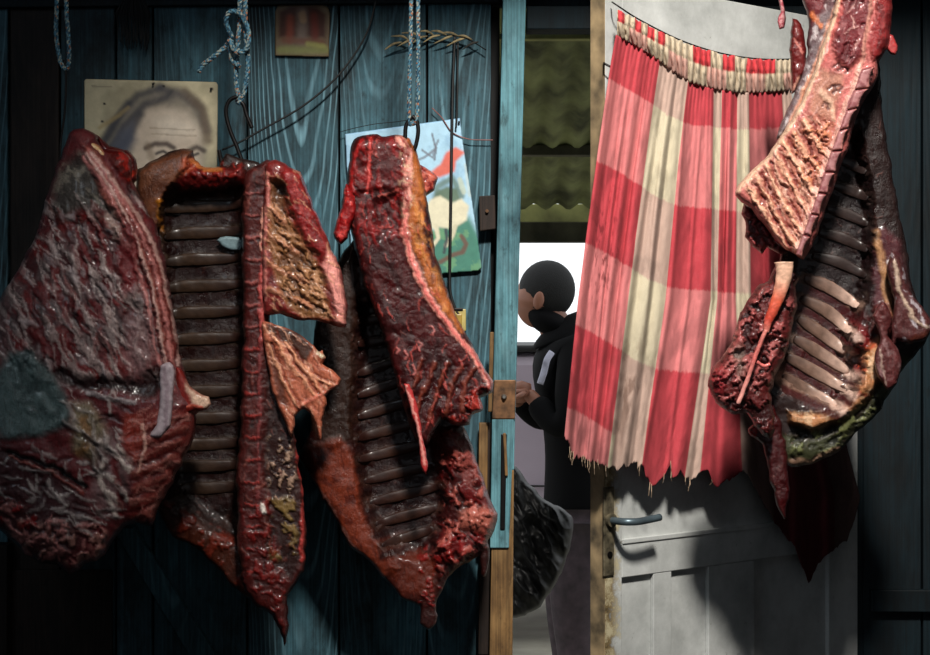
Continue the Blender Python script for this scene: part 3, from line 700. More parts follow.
prop(MB().tube([at(459, 122, -0.02), at(459, 122, -0.0135), at(459, 122, 0.01)], [0.0022, 0.0022, 0.001], 8).build('nail', BLACKM), 'black nail head in the top right corner of the horse picture', 'nail')

# ------------------------------------------------------------------ cords, sprig, fringe on the wall
CORD = simple('black_cord', (0.05, 0.05, 0.05), 0.5)
prop(MB().tube(pxline([(376, 0), (368, 30), (352, 58), (330, 84), (300, 108), (265, 128), (240, 142), (222, 150)], -0.03), 0.0022, 6).build('black_cord', CORD, smooth=True),
     'thin black cord sagging across the boards from the top to the left hook', 'cord')
t = empty('power_lead', at(453, 300, -0.02), 'dark power lead running down the wall over the horse picture to a socket', 'power lead')
MB().tube(pxline([(455, 36), (453, 80), (452, 130), (451, 200), (450, 262), (450, 290), (455, 308), (460, 316)], -0.022), 0.0030, 8).build('lead', CORD, t, smooth=True)
MB().tube(pxline([(458, 42), (457, 110), (456, 128)], -0.022), 0.002, 6).build('spare_strand', CORD, t, smooth=True)
YEL = simple('yellowed_plastic', (0.66, 0.60, 0.36), 0.45, 0, 0.15)
t2 = empty('wall_socket', at(459, 320, -0.01), 'small yellowed plastic socket box screwed to the boards left of the door post', 'socket')
board(None, 'socket_box', YEL, [(451, 309), (466, 309), (466, 331), (452, 332)], -0.024, 0.023, t2)
board(None, 'inset', BLACKM, [(454, 308), (463, 308), (463, 311), (454, 311)], -0.026, 0.003, t2)
board(None, 'rocker', simple('brass_yellow', (0.55, 0.45, 0.20), 0.4), [(456, 314), (462, 314), (462, 327), (456, 327)], -0.027, 0.004, t2)
prop(MB().tube(pxline([(432, 108), (442, 118), (452, 132), (468, 139), (484, 140), (493, 140)], -0.016), 0.0011, 6).build('thin_wire', simple('copper_wire', (0.45, 0.25, 0.22), 0.5), smooth=True),
     'thin copper coloured wire curling across the top corner of the horse picture', 'wire')
prop(MB().tube(pxline([(340, 132), (355, 128), (375, 124), (395, 122), (408, 120)], -0.02), 0.0008, 5).build('thin_wire', BLACKM, smooth=True), 'fine dark wire along the top edge of the horse picture to the hook', 'wire')
t = empty('dried_sprig', at(430, 38, -0.02), 'dried pale sprig of narrow leaves stuck behind the middle rope', 'dried sprig')
MB().tube(pxline([(396, 46), (415, 38), (440, 35), (465, 38), (486, 50)], -0.02), 0.0012, 6).build('stem', BARE, t, smooth=True)
STRAW = simple('dry_straw_leaf', (0.58, 0.52, 0.38), 0.8, 0, 0.3, 90); STRAWD = simple('dark_dry_leaf', (0.16, 0.15, 0.13), 0.8)
for i in range(13):
    x = 402+i*6.4; y = 44-9*math.sin((x-396)/90*math.pi); s = -1 if i % 2 else 1
    P = [at(x, y, -0.021), at(x-6-3*random.random(), y+3*s-1, -0.026), at(x-14-7*random.random(), y+6*s+2, -0.02)]
    MB().tube(spline(P, 4), [0.0008, .0014, .0022, .0026, .0026, .0022, .0018, .0012, 0.0004], 6, 0.3).build('leaf', STRAW if i < 12 else STRAWD, t, smooth=True)
mb = MB()
for i in range(46):
    x = 116+i*0.75; l = random.uniform(34, 52); b = random.uniform(-3, 3)
    mb.tube(pxline([(134+(x-134)*.4, -6), (x, 12, -.02-.006*random.random()), (x+b*.5, l*.6), (x+b, l)], -0.02, 4), 0.0009, 5)
o = mb.build('feather_brush', simple('black_bristle', (0.045, 0.05, 0.055), 0.7), smooth=True); prop(o, 'dark bristly tuft hanging on the boards above the portrait card', 'tuft')

# ================================================================== ROPES AND HOOKS
def rope_mat():
    m, nt, p = newmat('speckled_rope_fibre'); tc = N(nt, 'ShaderNodeTexCoord')
    v = N(nt, 'ShaderNodeTexVoronoi', Scale=260.0); nt.links.new(tc.outputs['Object'], v.inputs[0])
    sp = N(nt, 'ShaderNodeSeparateColor'); nt.links.new(v.outputs['Color'], sp.inputs[0])
    r = ramp(nt, sp.outputs[0], [(0.0, (0.13, 0.27, 0.34)), (0.40, (0.24, 0.42, 0.50)), (0.62, (0.50, 0.53, 0.50)), (0.80, (0.36, 0.46, 0.48)), (0.92, (0.52, 0.34, 0.24))])
    r.color_ramp.interpolation = 'CONSTANT'; nt.links.new(r.outputs[0], p.inputs['Base Color']); p.inputs['Roughness'].default_value = 0.8; return m
ROPE = rope_mat()
def rope_into(mb, pts, r=0.0045, pitch=0.03):
    P = []; L = 0; rs = []
    dense = []
    for i in range(len(pts)-1):
        a, b = Vector(pts[i]), Vector(pts[i+1]); k = max(1, int((b-a).length/0.003))
        for j in range(k): dense.append(a.lerp(b, j/k))
    dense.append(Vector(pts[-1]))
    for s in range(3):
        L = 0; Q = []
        for i, p in enumerate(dense):
            tg = (dense[min(i+1, len(dense)-1)]-dense[max(0, i-1)]).normalized()
            a = tg.cross(Vector((0.1, 1, 0.1))).normalized(); b = tg.cross(a)
            th = 2*math.pi*(L/pitch+s/3); Q.append(p+a*math.cos(th)*r*.55+b*math.sin(th)*r*.55)
            L += 0.003
        mb.tube(Q, r*0.62, 6)
    return mb
def rope_obj(name, lines, label, r=0.0045):
    mb = MB()
    for l in lines: rope_into(mb, l, r)
    return prop(mb.build(name, ROPE, smooth=True), label, 'rope')
def hook(lines, Y, label, r=0.004):
    mb = MB()
    for l in lines: mb.tube(pxline(l, Y), r, 8)
    return prop(mb.build('meat_hook', BLACKM, smooth=True), label, 'hook')
YR = -0.33
def topz(px, Y, z=2.56): return (px, 327.5-(z-CZ)*F/(Y+D))
rope_obj('rope', [pxline([topz(58, YR), (57, -20), (56, 30), (60, 60), (66, 69), (69, 60), (68, 30), (66, -20), topz(66, YR)], YR)], 'doubled blue and white rope loop hanging at the far left', 0.004)
hook([[(64, 60), (66, 72), (65, 110), (61, 140), (60, 166), (64, 185), (74, 190), (80, 178)]], YR, 'long thin steel hook in the far left rope loop', 0.0022)
rope_obj('rope', [pxline([topz(240, YR), (240, -10), (238, 40), (236, 80), (240, 102)], YR),
                  pxline([topz(244, YR), (245, -10), (246, 40), (248, 62), (244, 92), (238, 104)], YR),
                  pxline([(232, 38), (226, 22, YR-.01), (230, 12, YR-.015), (240, 14, YR-.015), (248, 30, YR-.01), (247, 48, YR-.012), (236, 52, YR-.015), (229, 40, YR-.01), (232, 60), (240, 66, YR-.012)], YR),
                  pxline([(232, 40), (222, 50), (212, 58), (202, 66), (199, 72)], YR)], 'knotted blue and white rope with a frayed tail, second from the left')
hook([[(240, 96), (230, 100), (226, 112), (230, 130), (238, 150), (243, 168), (236, 184), (224, 178), (221, 160), (219, 150)], [(236, 100), (243, 104), (247, 116), (252, 128)]], YR, 'black iron meat hook below the knotted rope')
rope_obj('rope', [pxline([topz(411, YR), (411, -10), (410, 60), (409, 118), (412, 124)], YR), pxline([topz(418, YR), (418, -10), (418, 60), (417, 116), (412, 124)], YR)], 'straight doubled speckled rope hanging before the horse picture', 0.0038)
hook([[(411, 118), (406, 126), (405, 140), (404, 152)], [(412, 116), (417, 122), (418, 134), (414, 150), (405, 160), (396, 150)]], YR, 'black iron meat hook below the straight doubled rope')

# ================================================================== MEAT
DKR = (0.16, 0.03, 0.035); MR = (0.36, 0.06, 0.06); BR = (0.52, 0.08, 0.08); PK = (0.80, 0.45, 0.42); PF = (0.86, 0.62, 0.54); CR = (0.84, 0.72, 0.58)
OR = (0.72, 0.36, 0.18); BNM = (0.22, 0.12, 0.08); GRY = (0.50, 0.45, 0.44); BLK = (0.06, 0.02, 0.02)
# ---- carcass 1: shoulder quarter at far left
Y1 = -0.50
c1 = empty('shoulder_quarter', at(100, 350, Y1), 'bulky membrane-covered shoulder of raw meat hanging at the far left', 'meat carcass')
o1 = [(70, 132), (84, 128), (97, 136), (105, 148), (122, 150), (133, 160), (134, 182), (145, 205), (158, 230), (165, 260), (171, 295), (178, 340), (182, 365), (188, 385), (196, 393), (205, 397), (210, 404),
      (203, 409), (196, 414), (196, 428), (188, 450), (175, 478), (160, 505), (151, 526), (138, 522), (124, 528), (114, 540), (106, 555), (88, 564), (70, 573), (56, 566), (35, 560), (18, 548), (2, 530), (-30, 510), (-55, 450), (-50, 380), (-20, 330), (2, 295), (22, 262), (36, 235), (44, 205), (56, 170)]
s = Sheet(o1, Y1, 0.085, 0.10, R=60, rag=1.2, seed=1, base=(0.36, 0.13, 0.14), step=1.8)
s.bumps(46, 0.035, 1).bumps(14, 0.006, 2)
up = [(30, 200), (140, 190), (180, 340), (180, 390), (60, 385), (-30, 350)]
s.noise((0.20, 0.05, 0.06), 9, 0.47, 0.58, .75, ang=62, st=3.5, seed=1, h=-0.003, poly=up)
s.noise((0.42, 0.11, 0.11), 14, 0.52, 0.62, .8, ang=68, st=3, seed=9, poly=up)
s.noise((0.62, 0.54, 0.52), 6.5, 0.56, 0.66, .85, ang=62, st=4.5, seed=3, h=0.003, poly=up, o=3)
s.noise((0.36, 0.33, 0.33), 24, 0.5, 0.64, .55, seed=4, poly=up)
s.poly([(48, 205), (60, 165), (80, 150), (100, 175), (120, 200), (118, 218), (90, 210), (60, 222)], (0.24, 0.23, 0.21), .95, soft=10)
s.noise((0.50, 0.47, 0.42), 10, 0.55, 0.66, .7, seed=14, poly=[(48, 205), (60, 165), (80, 150), (120, 200), (118, 222), (60, 222)])
s.streaks(150, up, 64, 22, 2.4, (0.74, 0.66, 0.64), .75, .0016, 1, 14)  # pale sinew fibres, whitened to carry the wet highlights
s.streaks(70, up, 66, 26, 4.5, (0.46, 0.13, 0.13), .7, .001, 2, 12)
s.streaks(40, up, 60, 12, 5, (0.66, 0.60, 0.60), .7, .002, 5, 30)
s.streaks(60, up, 66, 20, 3, (0.10, 0.02, 0.03), .8, -.002, 3, 12)
# lower region membranes
s.poly([(-40, 430), (10, 440), (80, 480), (100, 520), (60, 580), (-60, 540)], (0.22, 0.12, 0.13), .9, soft=14)
s.poly([(8, 352), (30, 348), (52, 372), (68, 395), (72, 425), (40, 438), (0, 440), (-20, 400)], (0.33, 0.40, 0.40), 1, h=0.006, soft=7)
s.noise((0.16, 0.22, 0.22), 12, .5, .65, .6, poly=[(8, 352), (30, 348), (68, 395), (72, 425), (40, 438), (-20, 430)])
s.stroke([(60, 372), (80, 384), (120, 383), (150, 392), (160, 378)], 14, (0.10, 0.03, 0.04), .95, h=-0.012, soft=.6)
s.stroke([(88, 392), (110, 400), (135, 402)], 5, (0.66, 0.62, 0.62), .8, h=.004)
s.poly([(70, 400), (92, 402), (104, 420), (112, 445), (96, 470), (72, 450)], (0.50, 0.46, 0.36), .85, h=0.006, soft=8)
s.stroke([(84, 420), (90, 440), (82, 452)], 8, (0.58, 0.40, 0.20), .7, soft=.8)
s.poly([(92, 440), (112, 430), (132, 462), (130, 500), (112, 520), (90, 500)], (0.42, 0.33, 0.33), .8, soft=8)
for p_ in ([(100, 442), (116, 455), (130, 470)], [(104, 460), (100, 480), (116, 515)], [(118, 446), (134, 466), (140, 480)], [(108, 492), (122, 506)], [(96, 470), (116, 482), (128, 500)]):
    s.stroke(p_, 4.5, (0.76, 0.70, 0.66), .9, h=0.005, soft=.6)
s.stroke([(114, 462), (120, 492), (122, 512)], 7, (0.34, 0.07, 0.08), .9, h=-.004)
low = [(60, 400), (120, 400), (130, 470), (120, 520), (60, 540), (0, 500), (0, 450), (70, 440)]
s.streaks(60, low, 35, 20, 3, (0.66, 0.62, 0.60), .7, .002, 7, 35); s.streaks(40, low, 20, 18, 4, (0.12, 0.05, 0.06), .7, -.002, 8, 30)
s.streaks(50, [(0, 500), (60, 520), (110, 520), (100, 566), (30, 562), (0, 530)], 20, 12, 4, (0.66, 0.42, 0.40), .8, .003, 9, 50)
# right rib flap
rf_ = [(120, 415), (150, 408), (200, 408), (190, 450), (150, 528), (128, 518), (134, 480), (122, 450)]
s.poly(rf_, (0.42, 0.14, 0.12), .95, soft=5)
for k in range(7):
    y = 430+k*15; s.stroke([(132, y+6), (160, y-2), (190-k*6, y-12)], 5, (0.25, 0.06, 0.06), .8, h=-.004)
    s.stroke([(132, y+13), (160, y+5), (186-k*6, y-4)], 3, (0.56, 0.32, 0.28), .6, h=.002)
s.poly([(122, 412), (140, 410), (146, 440), (136, 462), (124, 445)], (0.56, 0.20, 0.15), .7, soft=5)
s.stroke([(142, 424), (146, 448), (138, 470)], 3, (0.80, 0.62, 0.56), .8, h=.003)
# long muscle with fat seams down the right edge
s.poly([(82, 142), (96, 150), (118, 182), (138, 212), (158, 250), (170, 300), (179, 350), (170, 372), (158, 340), (148, 290), (136, 250), (120, 222), (100, 196)], (0.60, 0.32, 0.28), .95, h=0.010, soft=4)
for dx in (-16, -8, 0, 7):
    pts = [(90+dx*.4, 150+abs(dx)*.5), (112+dx*.6, 184), (132+dx*.8, 214), (150+dx, 252), (162+dx, 300), (172+dx, 352), (174+dx*.8, 366)]
    s.stroke(pts, 3.4, (0.80, 0.64, 0.60) if dx in (-8, 7) else (0.74, 0.46, 0.44), .85, h=0.004, soft=.6)
    s.stroke([(a-3.5, b) for a, b in pts[2:]], 2.4, (0.36, 0.10, 0.10), .8, h=-.003)
s.stroke([(110, 215), (118, 235), (128, 245)], 9, (0.66, 0.56, 0.52), .8, h=.004, soft=.7)
s.poly([(118, 225), (134, 218), (140, 250), (138, 290), (124, 300), (114, 260)], (0.44, 0.14, 0.15), .85, h=.004, soft=6)
s.poly([(128, 310), (150, 315), (158, 350), (150, 380), (128, 382), (122, 345)], (0.50, 0.38, 0.38), .7, h=.004, soft=10)
s.poly([(95, 136), (108, 148), (124, 150), (134, 162), (134, 186), (126, 182), (108, 160)], (0.30, 0.06, 0.05), 1, h=.006, soft=3)
s.noise((0.62, 0.12, 0.08), 6, .5, .62, .9, seed=6, poly=[(110, 150), (124, 150), (134, 162), (134, 190), (120, 176)])
s.noise(BR, 7, .5, .62, .9, seed=16, poly=[(-10, 498), (20, 500), (45, 520), (40, 535), (0, 530)], h=.005)
s.noise((0.60, 0.42, 0.38), 9, .52, .62, .8, seed=26, poly=[(10, 500), (60, 535), (110, 520), (100, 566), (30, 562)], h=.006)
s.stroke([(10, 452), (40, 462), (70, 476), (86, 488)], 4, (0.04, 0.02, 0.02), .95, h=-.02, soft=.8)
s.stroke([(12, 457), (50, 471), (84, 494)], 2.5, (0.55, 0.26, 0.22), .6, h=.004)
s.stroke([(148, 383), (150, 372), (160, 368), (168, 380)], 9, (0.12, 0.03, 0.03), .8, h=-.006)
s.streaks(60, rf_, -25, 14, 1.8, (0.70, 0.46, 0.42), .6, .001, 12, 20)
s.build('shoulder_muscle', FLESH, c1)
f = Sheet([(160, 366), (170, 362), (175, 372), (173, 400), (170, 425), (160, 438), (148, 436), (156, 424), (160, 400)], Y1-0.085, 0.008, 0.02, R=8, seed=5, base=(0.66, 0.60, 0.62), step=1.6)
f.stroke([(166, 370), (166, 428)], 4, (0.5, 0.42, 0.45), .7).bumps(8, .006); f.build('sinew_strip', FATM, c1, 'pale grey sinew strip')
f = Sheet([(176, 366), (184, 372), (190, 386), (200, 394), (209, 397), (211, 404), (208, 410), (196, 410), (188, 414), (176, 420), (174, 400)], Y1-0.06, 0.012, 0.02, R=8, seed=6, base=(0.50, 0.12, 0.10), step=1.6)
f.poly([(185, 380), (195, 392), (212, 396), (212, 412), (190, 404)], (0.84, 0.70, 0.60), 1, soft=4).stroke([(182, 406), (200, 408)], 4, (0.78, 0.36, 0.28), .8, h=.003).bumps(8, .006)
f.build('torn_flap', FLESH, c1, 'pale torn flap tip')
f = Sheet([(96, 134), (110, 146), (128, 150), (136, 160), (137, 180), (128, 186), (118, 172), (102, 156)], Y1+0.01, 0.04, 0.03, R=14, seed=9, base=(0.30, 0.05, 0.05), step=1.5)
f.noise((0.72, 0.20, 0.12), 6, .5, .6, .9, poly=[(118, 152), (140, 158), (138, 188), (122, 176)]).bumps(7, .014); f.build('shank_stump', FLESH, c1)
f = Sheet([(76, 138), (92, 140), (106, 152), (122, 176), (140, 206), (144, 226), (132, 214), (112, 190), (94, 174), (82, 158)], Y1-0.045, 0.014, 0.03, R=10, seed=8, base=(0.62, 0.32, 0.25), step=1.6)
f.stroke([(90, 142), (112, 166), (136, 204)], 4, (0.80, 0.66, 0.46), .9, h=.004).stroke([(84, 150), (110, 182), (134, 212)], 3, (0.42, 0.16, 0.12), .8, h=-.003).stroke([(104, 160), (122, 184), (138, 214)], 2.5, (0.30, 0.22, 0.22), .8)
f.build('tendon_band', FLESH, c1)

# ---- carcass 2: rib side with backbone
Y2 = -0.34
c2 = empty('rib_side', at(245, 380, Y2), 'opened side with dark ladder of ribs and salmon flap, hanging before the portrait card', 'meat carcass')
o2 = [(136, 172), (150, 162), (168, 152), (182, 148), (192, 150), (195, 160), (205, 168), (218, 166), (226, 154), (240, 158), (262, 165), (268, 220), (268, 330), (266, 460), (262, 560), (252, 598), (236, 590), (218, 568), (196, 548), (172, 536), (158, 510), (152, 470), (150, 330), (148, 250), (138, 210)]
s = Sheet(o2, Y2, 0.012, 0.10, R=26, seed=21, base=(0.13, 0.07, 0.055), step=1.8, rag=1.0)
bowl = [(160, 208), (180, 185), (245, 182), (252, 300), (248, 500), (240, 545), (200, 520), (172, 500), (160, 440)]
s.poly(bowl, (0.10, 0.035, 0.03), .9, h=-0.040, soft=18)  # brown membrane, darkened further to carry the shade inside the cavity
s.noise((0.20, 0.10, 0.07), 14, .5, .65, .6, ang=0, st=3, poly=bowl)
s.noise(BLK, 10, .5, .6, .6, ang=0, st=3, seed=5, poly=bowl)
s.poly([(134, 175), (150, 162), (182, 148), (194, 150), (186, 172), (168, 190), (160, 225), (148, 240), (136, 210)], (0.44, 0.26, 0.17), .95, h=0.03, soft=5)
s.noise((0.30, 0.15, 0.09), 7, .5, .62, .7, ang=-45, st=3, poly=[(134, 175), (182, 148), (194, 150), (168, 190), (155, 240), (134, 215)])
s.poly([(180, 158), (194, 156), (196, 172), (180, 180)], (0.72, 0.34, 0.22), .9, h=.004, soft=4)
s.poly([(172, 182), (190, 168), (244, 166), (248, 186), (210, 190), (180, 192)], (0.36, 0.05, 0.04), .95, h=0.022, soft=5)
s.noise((0.56, 0.13, 0.09), 6, .5, .6, .8, seed=8, poly=[(185, 160), (245, 162), (246, 178), (190, 180)], h=.006)
s.stroke([(192, 160), (206, 170), (220, 168)], 5, (0.78, 0.46, 0.22), .7, h=.003)
s.stroke([(161, 202), (160, 220), (163, 236)], 7, (0.80, 0.50, 0.14), .95, h=.012, w2=3)
s.stroke([(148, 240), (160, 248), (166, 262)], 7, (0.45, 0.36, 0.30), .7)
s.poly([(160, 500), (200, 520), (240, 550), (250, 600), (215, 575), (160, 530)], (0.26, 0.11, 0.06), .9, soft=8)
s.noise((0.42, 0.13, 0.07), 8, .52, .62, .8, seed=31, poly=[(160, 490), (240, 540), (255, 600), (200, 560), (158, 520)], h=.004)
ribs = []
for k in range(12):
    y = 206+k*26.5
    if k > 8: y = 444+(k-9)*22
    x0 = 164 if k < 9 else 166+(k-8)*5
    ribs.append([(x0, y+4), (185, y+1), (215, y), (246, y-2)])
s.bumps(20, .010, 3).bumps(7, .002, 4)
for r in ribs:
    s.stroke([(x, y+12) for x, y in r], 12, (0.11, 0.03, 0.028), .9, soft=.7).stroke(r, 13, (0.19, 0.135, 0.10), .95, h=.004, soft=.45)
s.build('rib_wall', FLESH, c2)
add_ribs(s, c2, ribs, 6.0, ((0.12, 0.07, 0.05), (0.22, 0.16, 0.12), (0.19, 0.13, 0.095), (0.12, 0.04, 0.035)), lift=0.001)  # rib colours darkened as well for the cavity's shade
# lean bit of hide light at the right of ribs
f = Sheet([(216, 240), (226, 236), (240, 238), (246, 243), (240, 250), (226, 249)], Y2+0.015, 0.004, 0.004, R=4, seed=3, base=(0.42, 0.50, 0.52), step=1.2); f.build('membrane_patch', FATM, c2, 'small pale blue-grey membrane patch')
# backbone strip
ob = [(243, 180), (254, 166), (268, 160), (282, 164), (276, 200), (272, 250), (270, 300), (272, 340), (282, 390), (294, 432), (300, 470), (304, 495), (306, 530), (304, 572), (292, 588), (287, 600), (289, 625), (285, 646), (279, 630), (272, 614), (256, 606), (246, 594), (240, 570), (237, 520), (236, 480), (239, 440), (241, 380), (243, 320), (242, 250)]
s = Sheet(ob, Y2-0.05, 0.03, 0.05, R=12, seed=23, base=(0.27, 0.08, 0.07), step=1.6, rag=1.4)
s.poly([(266, 330), (285, 390), (300, 450), (304, 560), (290, 585), (270, 560), (262, 450)], (0.15, 0.08, 0.07), .9, h=-.006, soft=6)
s.noise((0.62, 0.50, 0.42), 5, .52, .6, .9, seed=2, poly=[(268, 435), (292, 440), (298, 480), (292, 505), (268, 500)], h=.006)
s.noise((0.50, 0.40, 0.22), 8, .5, .62, .8, ang=40, st=2, seed=3, poly=[(264, 500), (298, 495), (300, 560), (270, 560)], h=.005)
s.stroke([(297, 440), (300, 470), (304, 500), (302, 560)], 4, (0.66, 0.22, 0.20), .9, h=.004)
s.stroke([(268, 175), (264, 230), (261, 300), (262, 340)], 4.5, (0.70, 0.30, 0.28), .9, h=.005)
s.stroke([(266, 190), (260, 250)], 2, PF, .9, h=.002)
s.stroke([(262, 340), (258, 430), (258, 500)], 3, (0.46, 0.20, 0.20), .7, h=.003)
for k in range(18):
    y = 192+k*22.3; w = 12 if y < 330 else 10
    s.stroke([(246, y), (252, y+1), (259, y)], 2.0, (0.60, 0.20, 0.18) if y > 330 else (0.60, 0.32, 0.30), .8, h=.0015)
    s.stroke([(243, y+3.5), (252, y+4.5), (262, y+3)], 2.2, (0.12, 0.03, 0.03), .6, h=-.002)
s.noise((0.46, 0.10, 0.09), 6, .52, .62, .7, seed=12, poly=[(240, 490), (268, 490), (290, 600), (280, 640), (245, 600)], h=.003)
s.stroke([(262, 505), (263, 511)], 4, (0.92, 0.88, 0.84), 1, h=.003)
s.bumps(9, .006, 1)
s.streaks(60, ob, 80, 10, 1.8, (0.52, 0.28, 0.24), .6, .001, 1, 40).streaks(60, ob, 80, 12, 2.5, (0.08, 0.03, 0.03), .7, -.001, 2, 40)
s.build('backbone', FLESH, c2)
# upper loin slab
ou = [(264, 168), (276, 160), (290, 166), (300, 172), (306, 186), (316, 212), (328, 240), (336, 258), (343, 278), (347, 305), (345, 327), (334, 326), (316, 320), (300, 321), (280, 314), (264, 312), (262, 250)]
s = Sheet(ou, Y2-0.075, 0.03, 0.06, R=16, seed=24, base=(0.44, 0.12, 0.11), step=1.5, rag=1.0)
s.poly([(284, 164), (302, 172), (320, 215), (330, 245), (322, 262), (304, 240), (288, 205), (280, 180)], (0.48, 0.09, 0.09), 1, h=.010, soft=5)
s.noise((0.68, 0.24, 0.22), 4, .55, .65, .8, poly=[(284, 164), (302, 172), (320, 215), (330, 245), (300, 230)])
s.poly([(326, 244), (338, 262), (346, 290), (347, 328), (336, 325), (332, 300), (322, 268)], (0.84, 0.54, 0.50), 1, h=.006, soft=4)
s.poly([(268, 180), (282, 176), (286, 210), (304, 240), (322, 270), (332, 320), (300, 318), (280, 300), (268, 250)], (0.50, 0.34, 0.20), .9, h=-.006, soft=5)
s.noise((0.26, 0.13, 0.08), 8, .48, .62, .6, ang=38, st=2.2, seed=2, h=-.006, poly=[(268, 180), (284, 178), (300, 235), (325, 275), (330, 318), (280, 300)])
s.noise((0.72, 0.52, 0.36), 4, .54, .66, .6, ang=45, st=2.5, seed=4, h=.005, poly=[(268, 190), (284, 200), (300, 235), (325, 275), (330, 318), (280, 300)])
for a, b in (((266, 232), (296, 252)), ((266, 262), (306, 282)), ((268, 288), (312, 306)), ((268, 206), (284, 222))):
    s.stroke([a, ((a[0]+b[0])/2, (a[1]+b[1])/2+1), b], 5, (0.72, 0.48, 0.36), .8, h=.007, soft=.7)
s.poly([(272, 184), (286, 182), (288, 196), (276, 198)], (0.07, 0.03, 0.03), .9, h=-.01, soft=4)
s.stroke([(268, 172), (266, 210), (264, 252), (266, 300)], 3.5, (0.80, 0.48, 0.44), .9, h=.004)
s.bumps(7, .006, 3)
s.streaks(70, ou, 50, 12, 1.6, (0.84, 0.62, 0.48), .6, .001, 1, 25).streaks(50, ou, 50, 12, 2.2, (0.14, 0.05, 0.03), .7, -.0015, 2, 25)
s.build('loin_slab', FLESH, c2)
# salmon flap
of = [(262, 322), (280, 326), (300, 334), (314, 346), (318, 352), (322, 350), (325, 358), (322, 364), (332, 370), (341, 379), (338, 386), (330, 390), (326, 396), (327, 405), (323, 420), (321, 442), (316, 426), (310, 412), (302, 408), (296, 416), (292, 438), (284, 420), (274, 396), (266, 360)]
s = Sheet(of, Y2-0.085, 0.012, 0.03, R=7, seed=25, base=(0.68, 0.38, 0.28), step=1.5, rag=.8)
s.poly([(262, 322), (300, 332), (316, 350), (306, 366), (290, 348), (272, 338)], (0.20, 0.12, 0.09), .95, h=-.006, soft=4)
s.poly([(264, 340), (274, 344), (284, 380), (290, 410), (278, 405)], (0.18, 0.08, 0.06), .8, h=-.004, soft=4)
for a in ([(272, 334), (288, 362), (306, 384), (316, 394)], [(268, 346), (282, 378), (296, 404)], [(284, 342), (300, 366), (318, 386)], [(292, 352), (312, 376), (330, 384)]):
    s.stroke(a, 3, (0.86, 0.60, 0.46), .8, h=.006, soft=.6); s.stroke([(x+4, y-1) for x, y in a], 2.4, (0.40, 0.14, 0.08), .7, h=-.005)
s.stroke([(300, 408), (318, 396), (338, 384)], 3, (0.80, 0.44, 0.36), .8, h=.004)
s.stroke([(318, 353), (324, 356)], 4, (0.84, 0.78, 0.66), .9, h=.004)
s.bumps(7, .005)
s.streaks(40, of, 55, 14, 1.4, (0.90, 0.68, 0.56), .6, .001, 1, 15).streaks(30, of, 55, 14, 1.6, (0.36, 0.12, 0.08), .6, -.001, 2, 15)
s.build('belly_flap', FLESH, c2, 'salmon pink flap of belly fat')

# ---- carcass 3
Y3 = -0.24
c3 = empty('forequarter', at(415, 380, Y3), 'dark red side hanging before the horse picture with a pale fat edge down its right', 'meat carcass')
o3 = [(352, 240), (372, 236), (400, 300), (440, 380), (466, 428), (476, 458), (486, 486), (497, 514), (496, 528), (488, 540), (490, 552), (486, 576), (481, 578), (479, 556), (464, 564), (448, 576), (442, 592), (436, 604), (436, 624), (428, 631), (421, 624), (420, 606), (402, 598), (384, 578), (364, 556), (350, 546), (332, 514), (314, 484), (300, 456), (306, 440), (312, 430), (310, 390), (312, 350), (318, 310), (330, 275)]
s = Sheet(o3, Y3, 0.012, 0.10, R=24, seed=31, base=(0.17, 0.05, 0.04), step=1.8, rag=1.2)
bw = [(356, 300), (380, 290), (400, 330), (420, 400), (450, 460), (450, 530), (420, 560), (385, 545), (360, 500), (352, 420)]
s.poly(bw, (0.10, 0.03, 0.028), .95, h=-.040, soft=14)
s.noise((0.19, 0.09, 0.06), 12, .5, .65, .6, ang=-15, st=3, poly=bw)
s.poly([(316, 300), (354, 240), (360, 300), (354, 440), (330, 450), (305, 430)], (0.15, 0.085, 0.055), .9, h=.004, soft=6)
s.poly([(304, 448), (340, 436), (356, 460), (366, 520), (400, 570), (384, 578), (350, 546), (318, 490)], (0.42, 0.17, 0.10), .95, h=.008, soft=6)
s.noise((0.24, 0.07, 0.05), 10, .5, .62, .7, seed=3, poly=[(304, 448), (350, 440), (366, 520), (400, 575), (350, 546)])
s.stroke([(312, 476), (330, 506), (352, 544), (384, 576)], 3, (0.60, 0.40, 0.36), .5)
s.poly([(370, 540), (400, 530), (440, 560), (436, 600), (400, 596)], (0.34, 0.12, 0.06), .8, soft=8)
rt = [(432, 432), (464, 428), (478, 460), (498, 515), (488, 545), (460, 566), (440, 580), (430, 540), (440, 500)]
s.poly(rt, (0.34, 0.06, 0.06), .95, h=.022, soft=8)
s.noise((0.16, 0.03, 0.03), 10, .5, .6, .85, ang=60, st=2, seed=5, poly=rt, h=-.008)
s.noise((0.62, 0.30, 0.26), 8, .56, .64, .85, seed=6, poly=rt, h=.006)
s.poly([(454, 440), (470, 434), (482, 470), (472, 490), (458, 474)], (0.46, 0.20, 0.18), .7, soft=6)
s.poly([(458, 512), (484, 504), (497, 514), (494, 528), (478, 532), (460, 528)], (0.66, 0.36, 0.30), .75, h=.008, soft=6)
s.noise(BR, 6, .54, .62, .7, seed=9, poly=[(420, 540), (490, 530), (470, 570), (436, 626), (415, 600)], h=.004)
ribs = []
for k in range(9):
    y = 366+k*21.5; xa = 358+max(0, k-4)*6; xb = 404+k*6.2 if k < 6 else 442-(k-6)*4
    ribs.append([(xa, y+8), ((xa+xb)/2, y-1), (xb, y-9)])
for k in range(3): ribs.append([(358, 300+k*22), (372+k*2, 297+k*22), (388+k*3, 294+k*22)])
s.bumps(18, .010, 3).bumps(6, .003, 4)
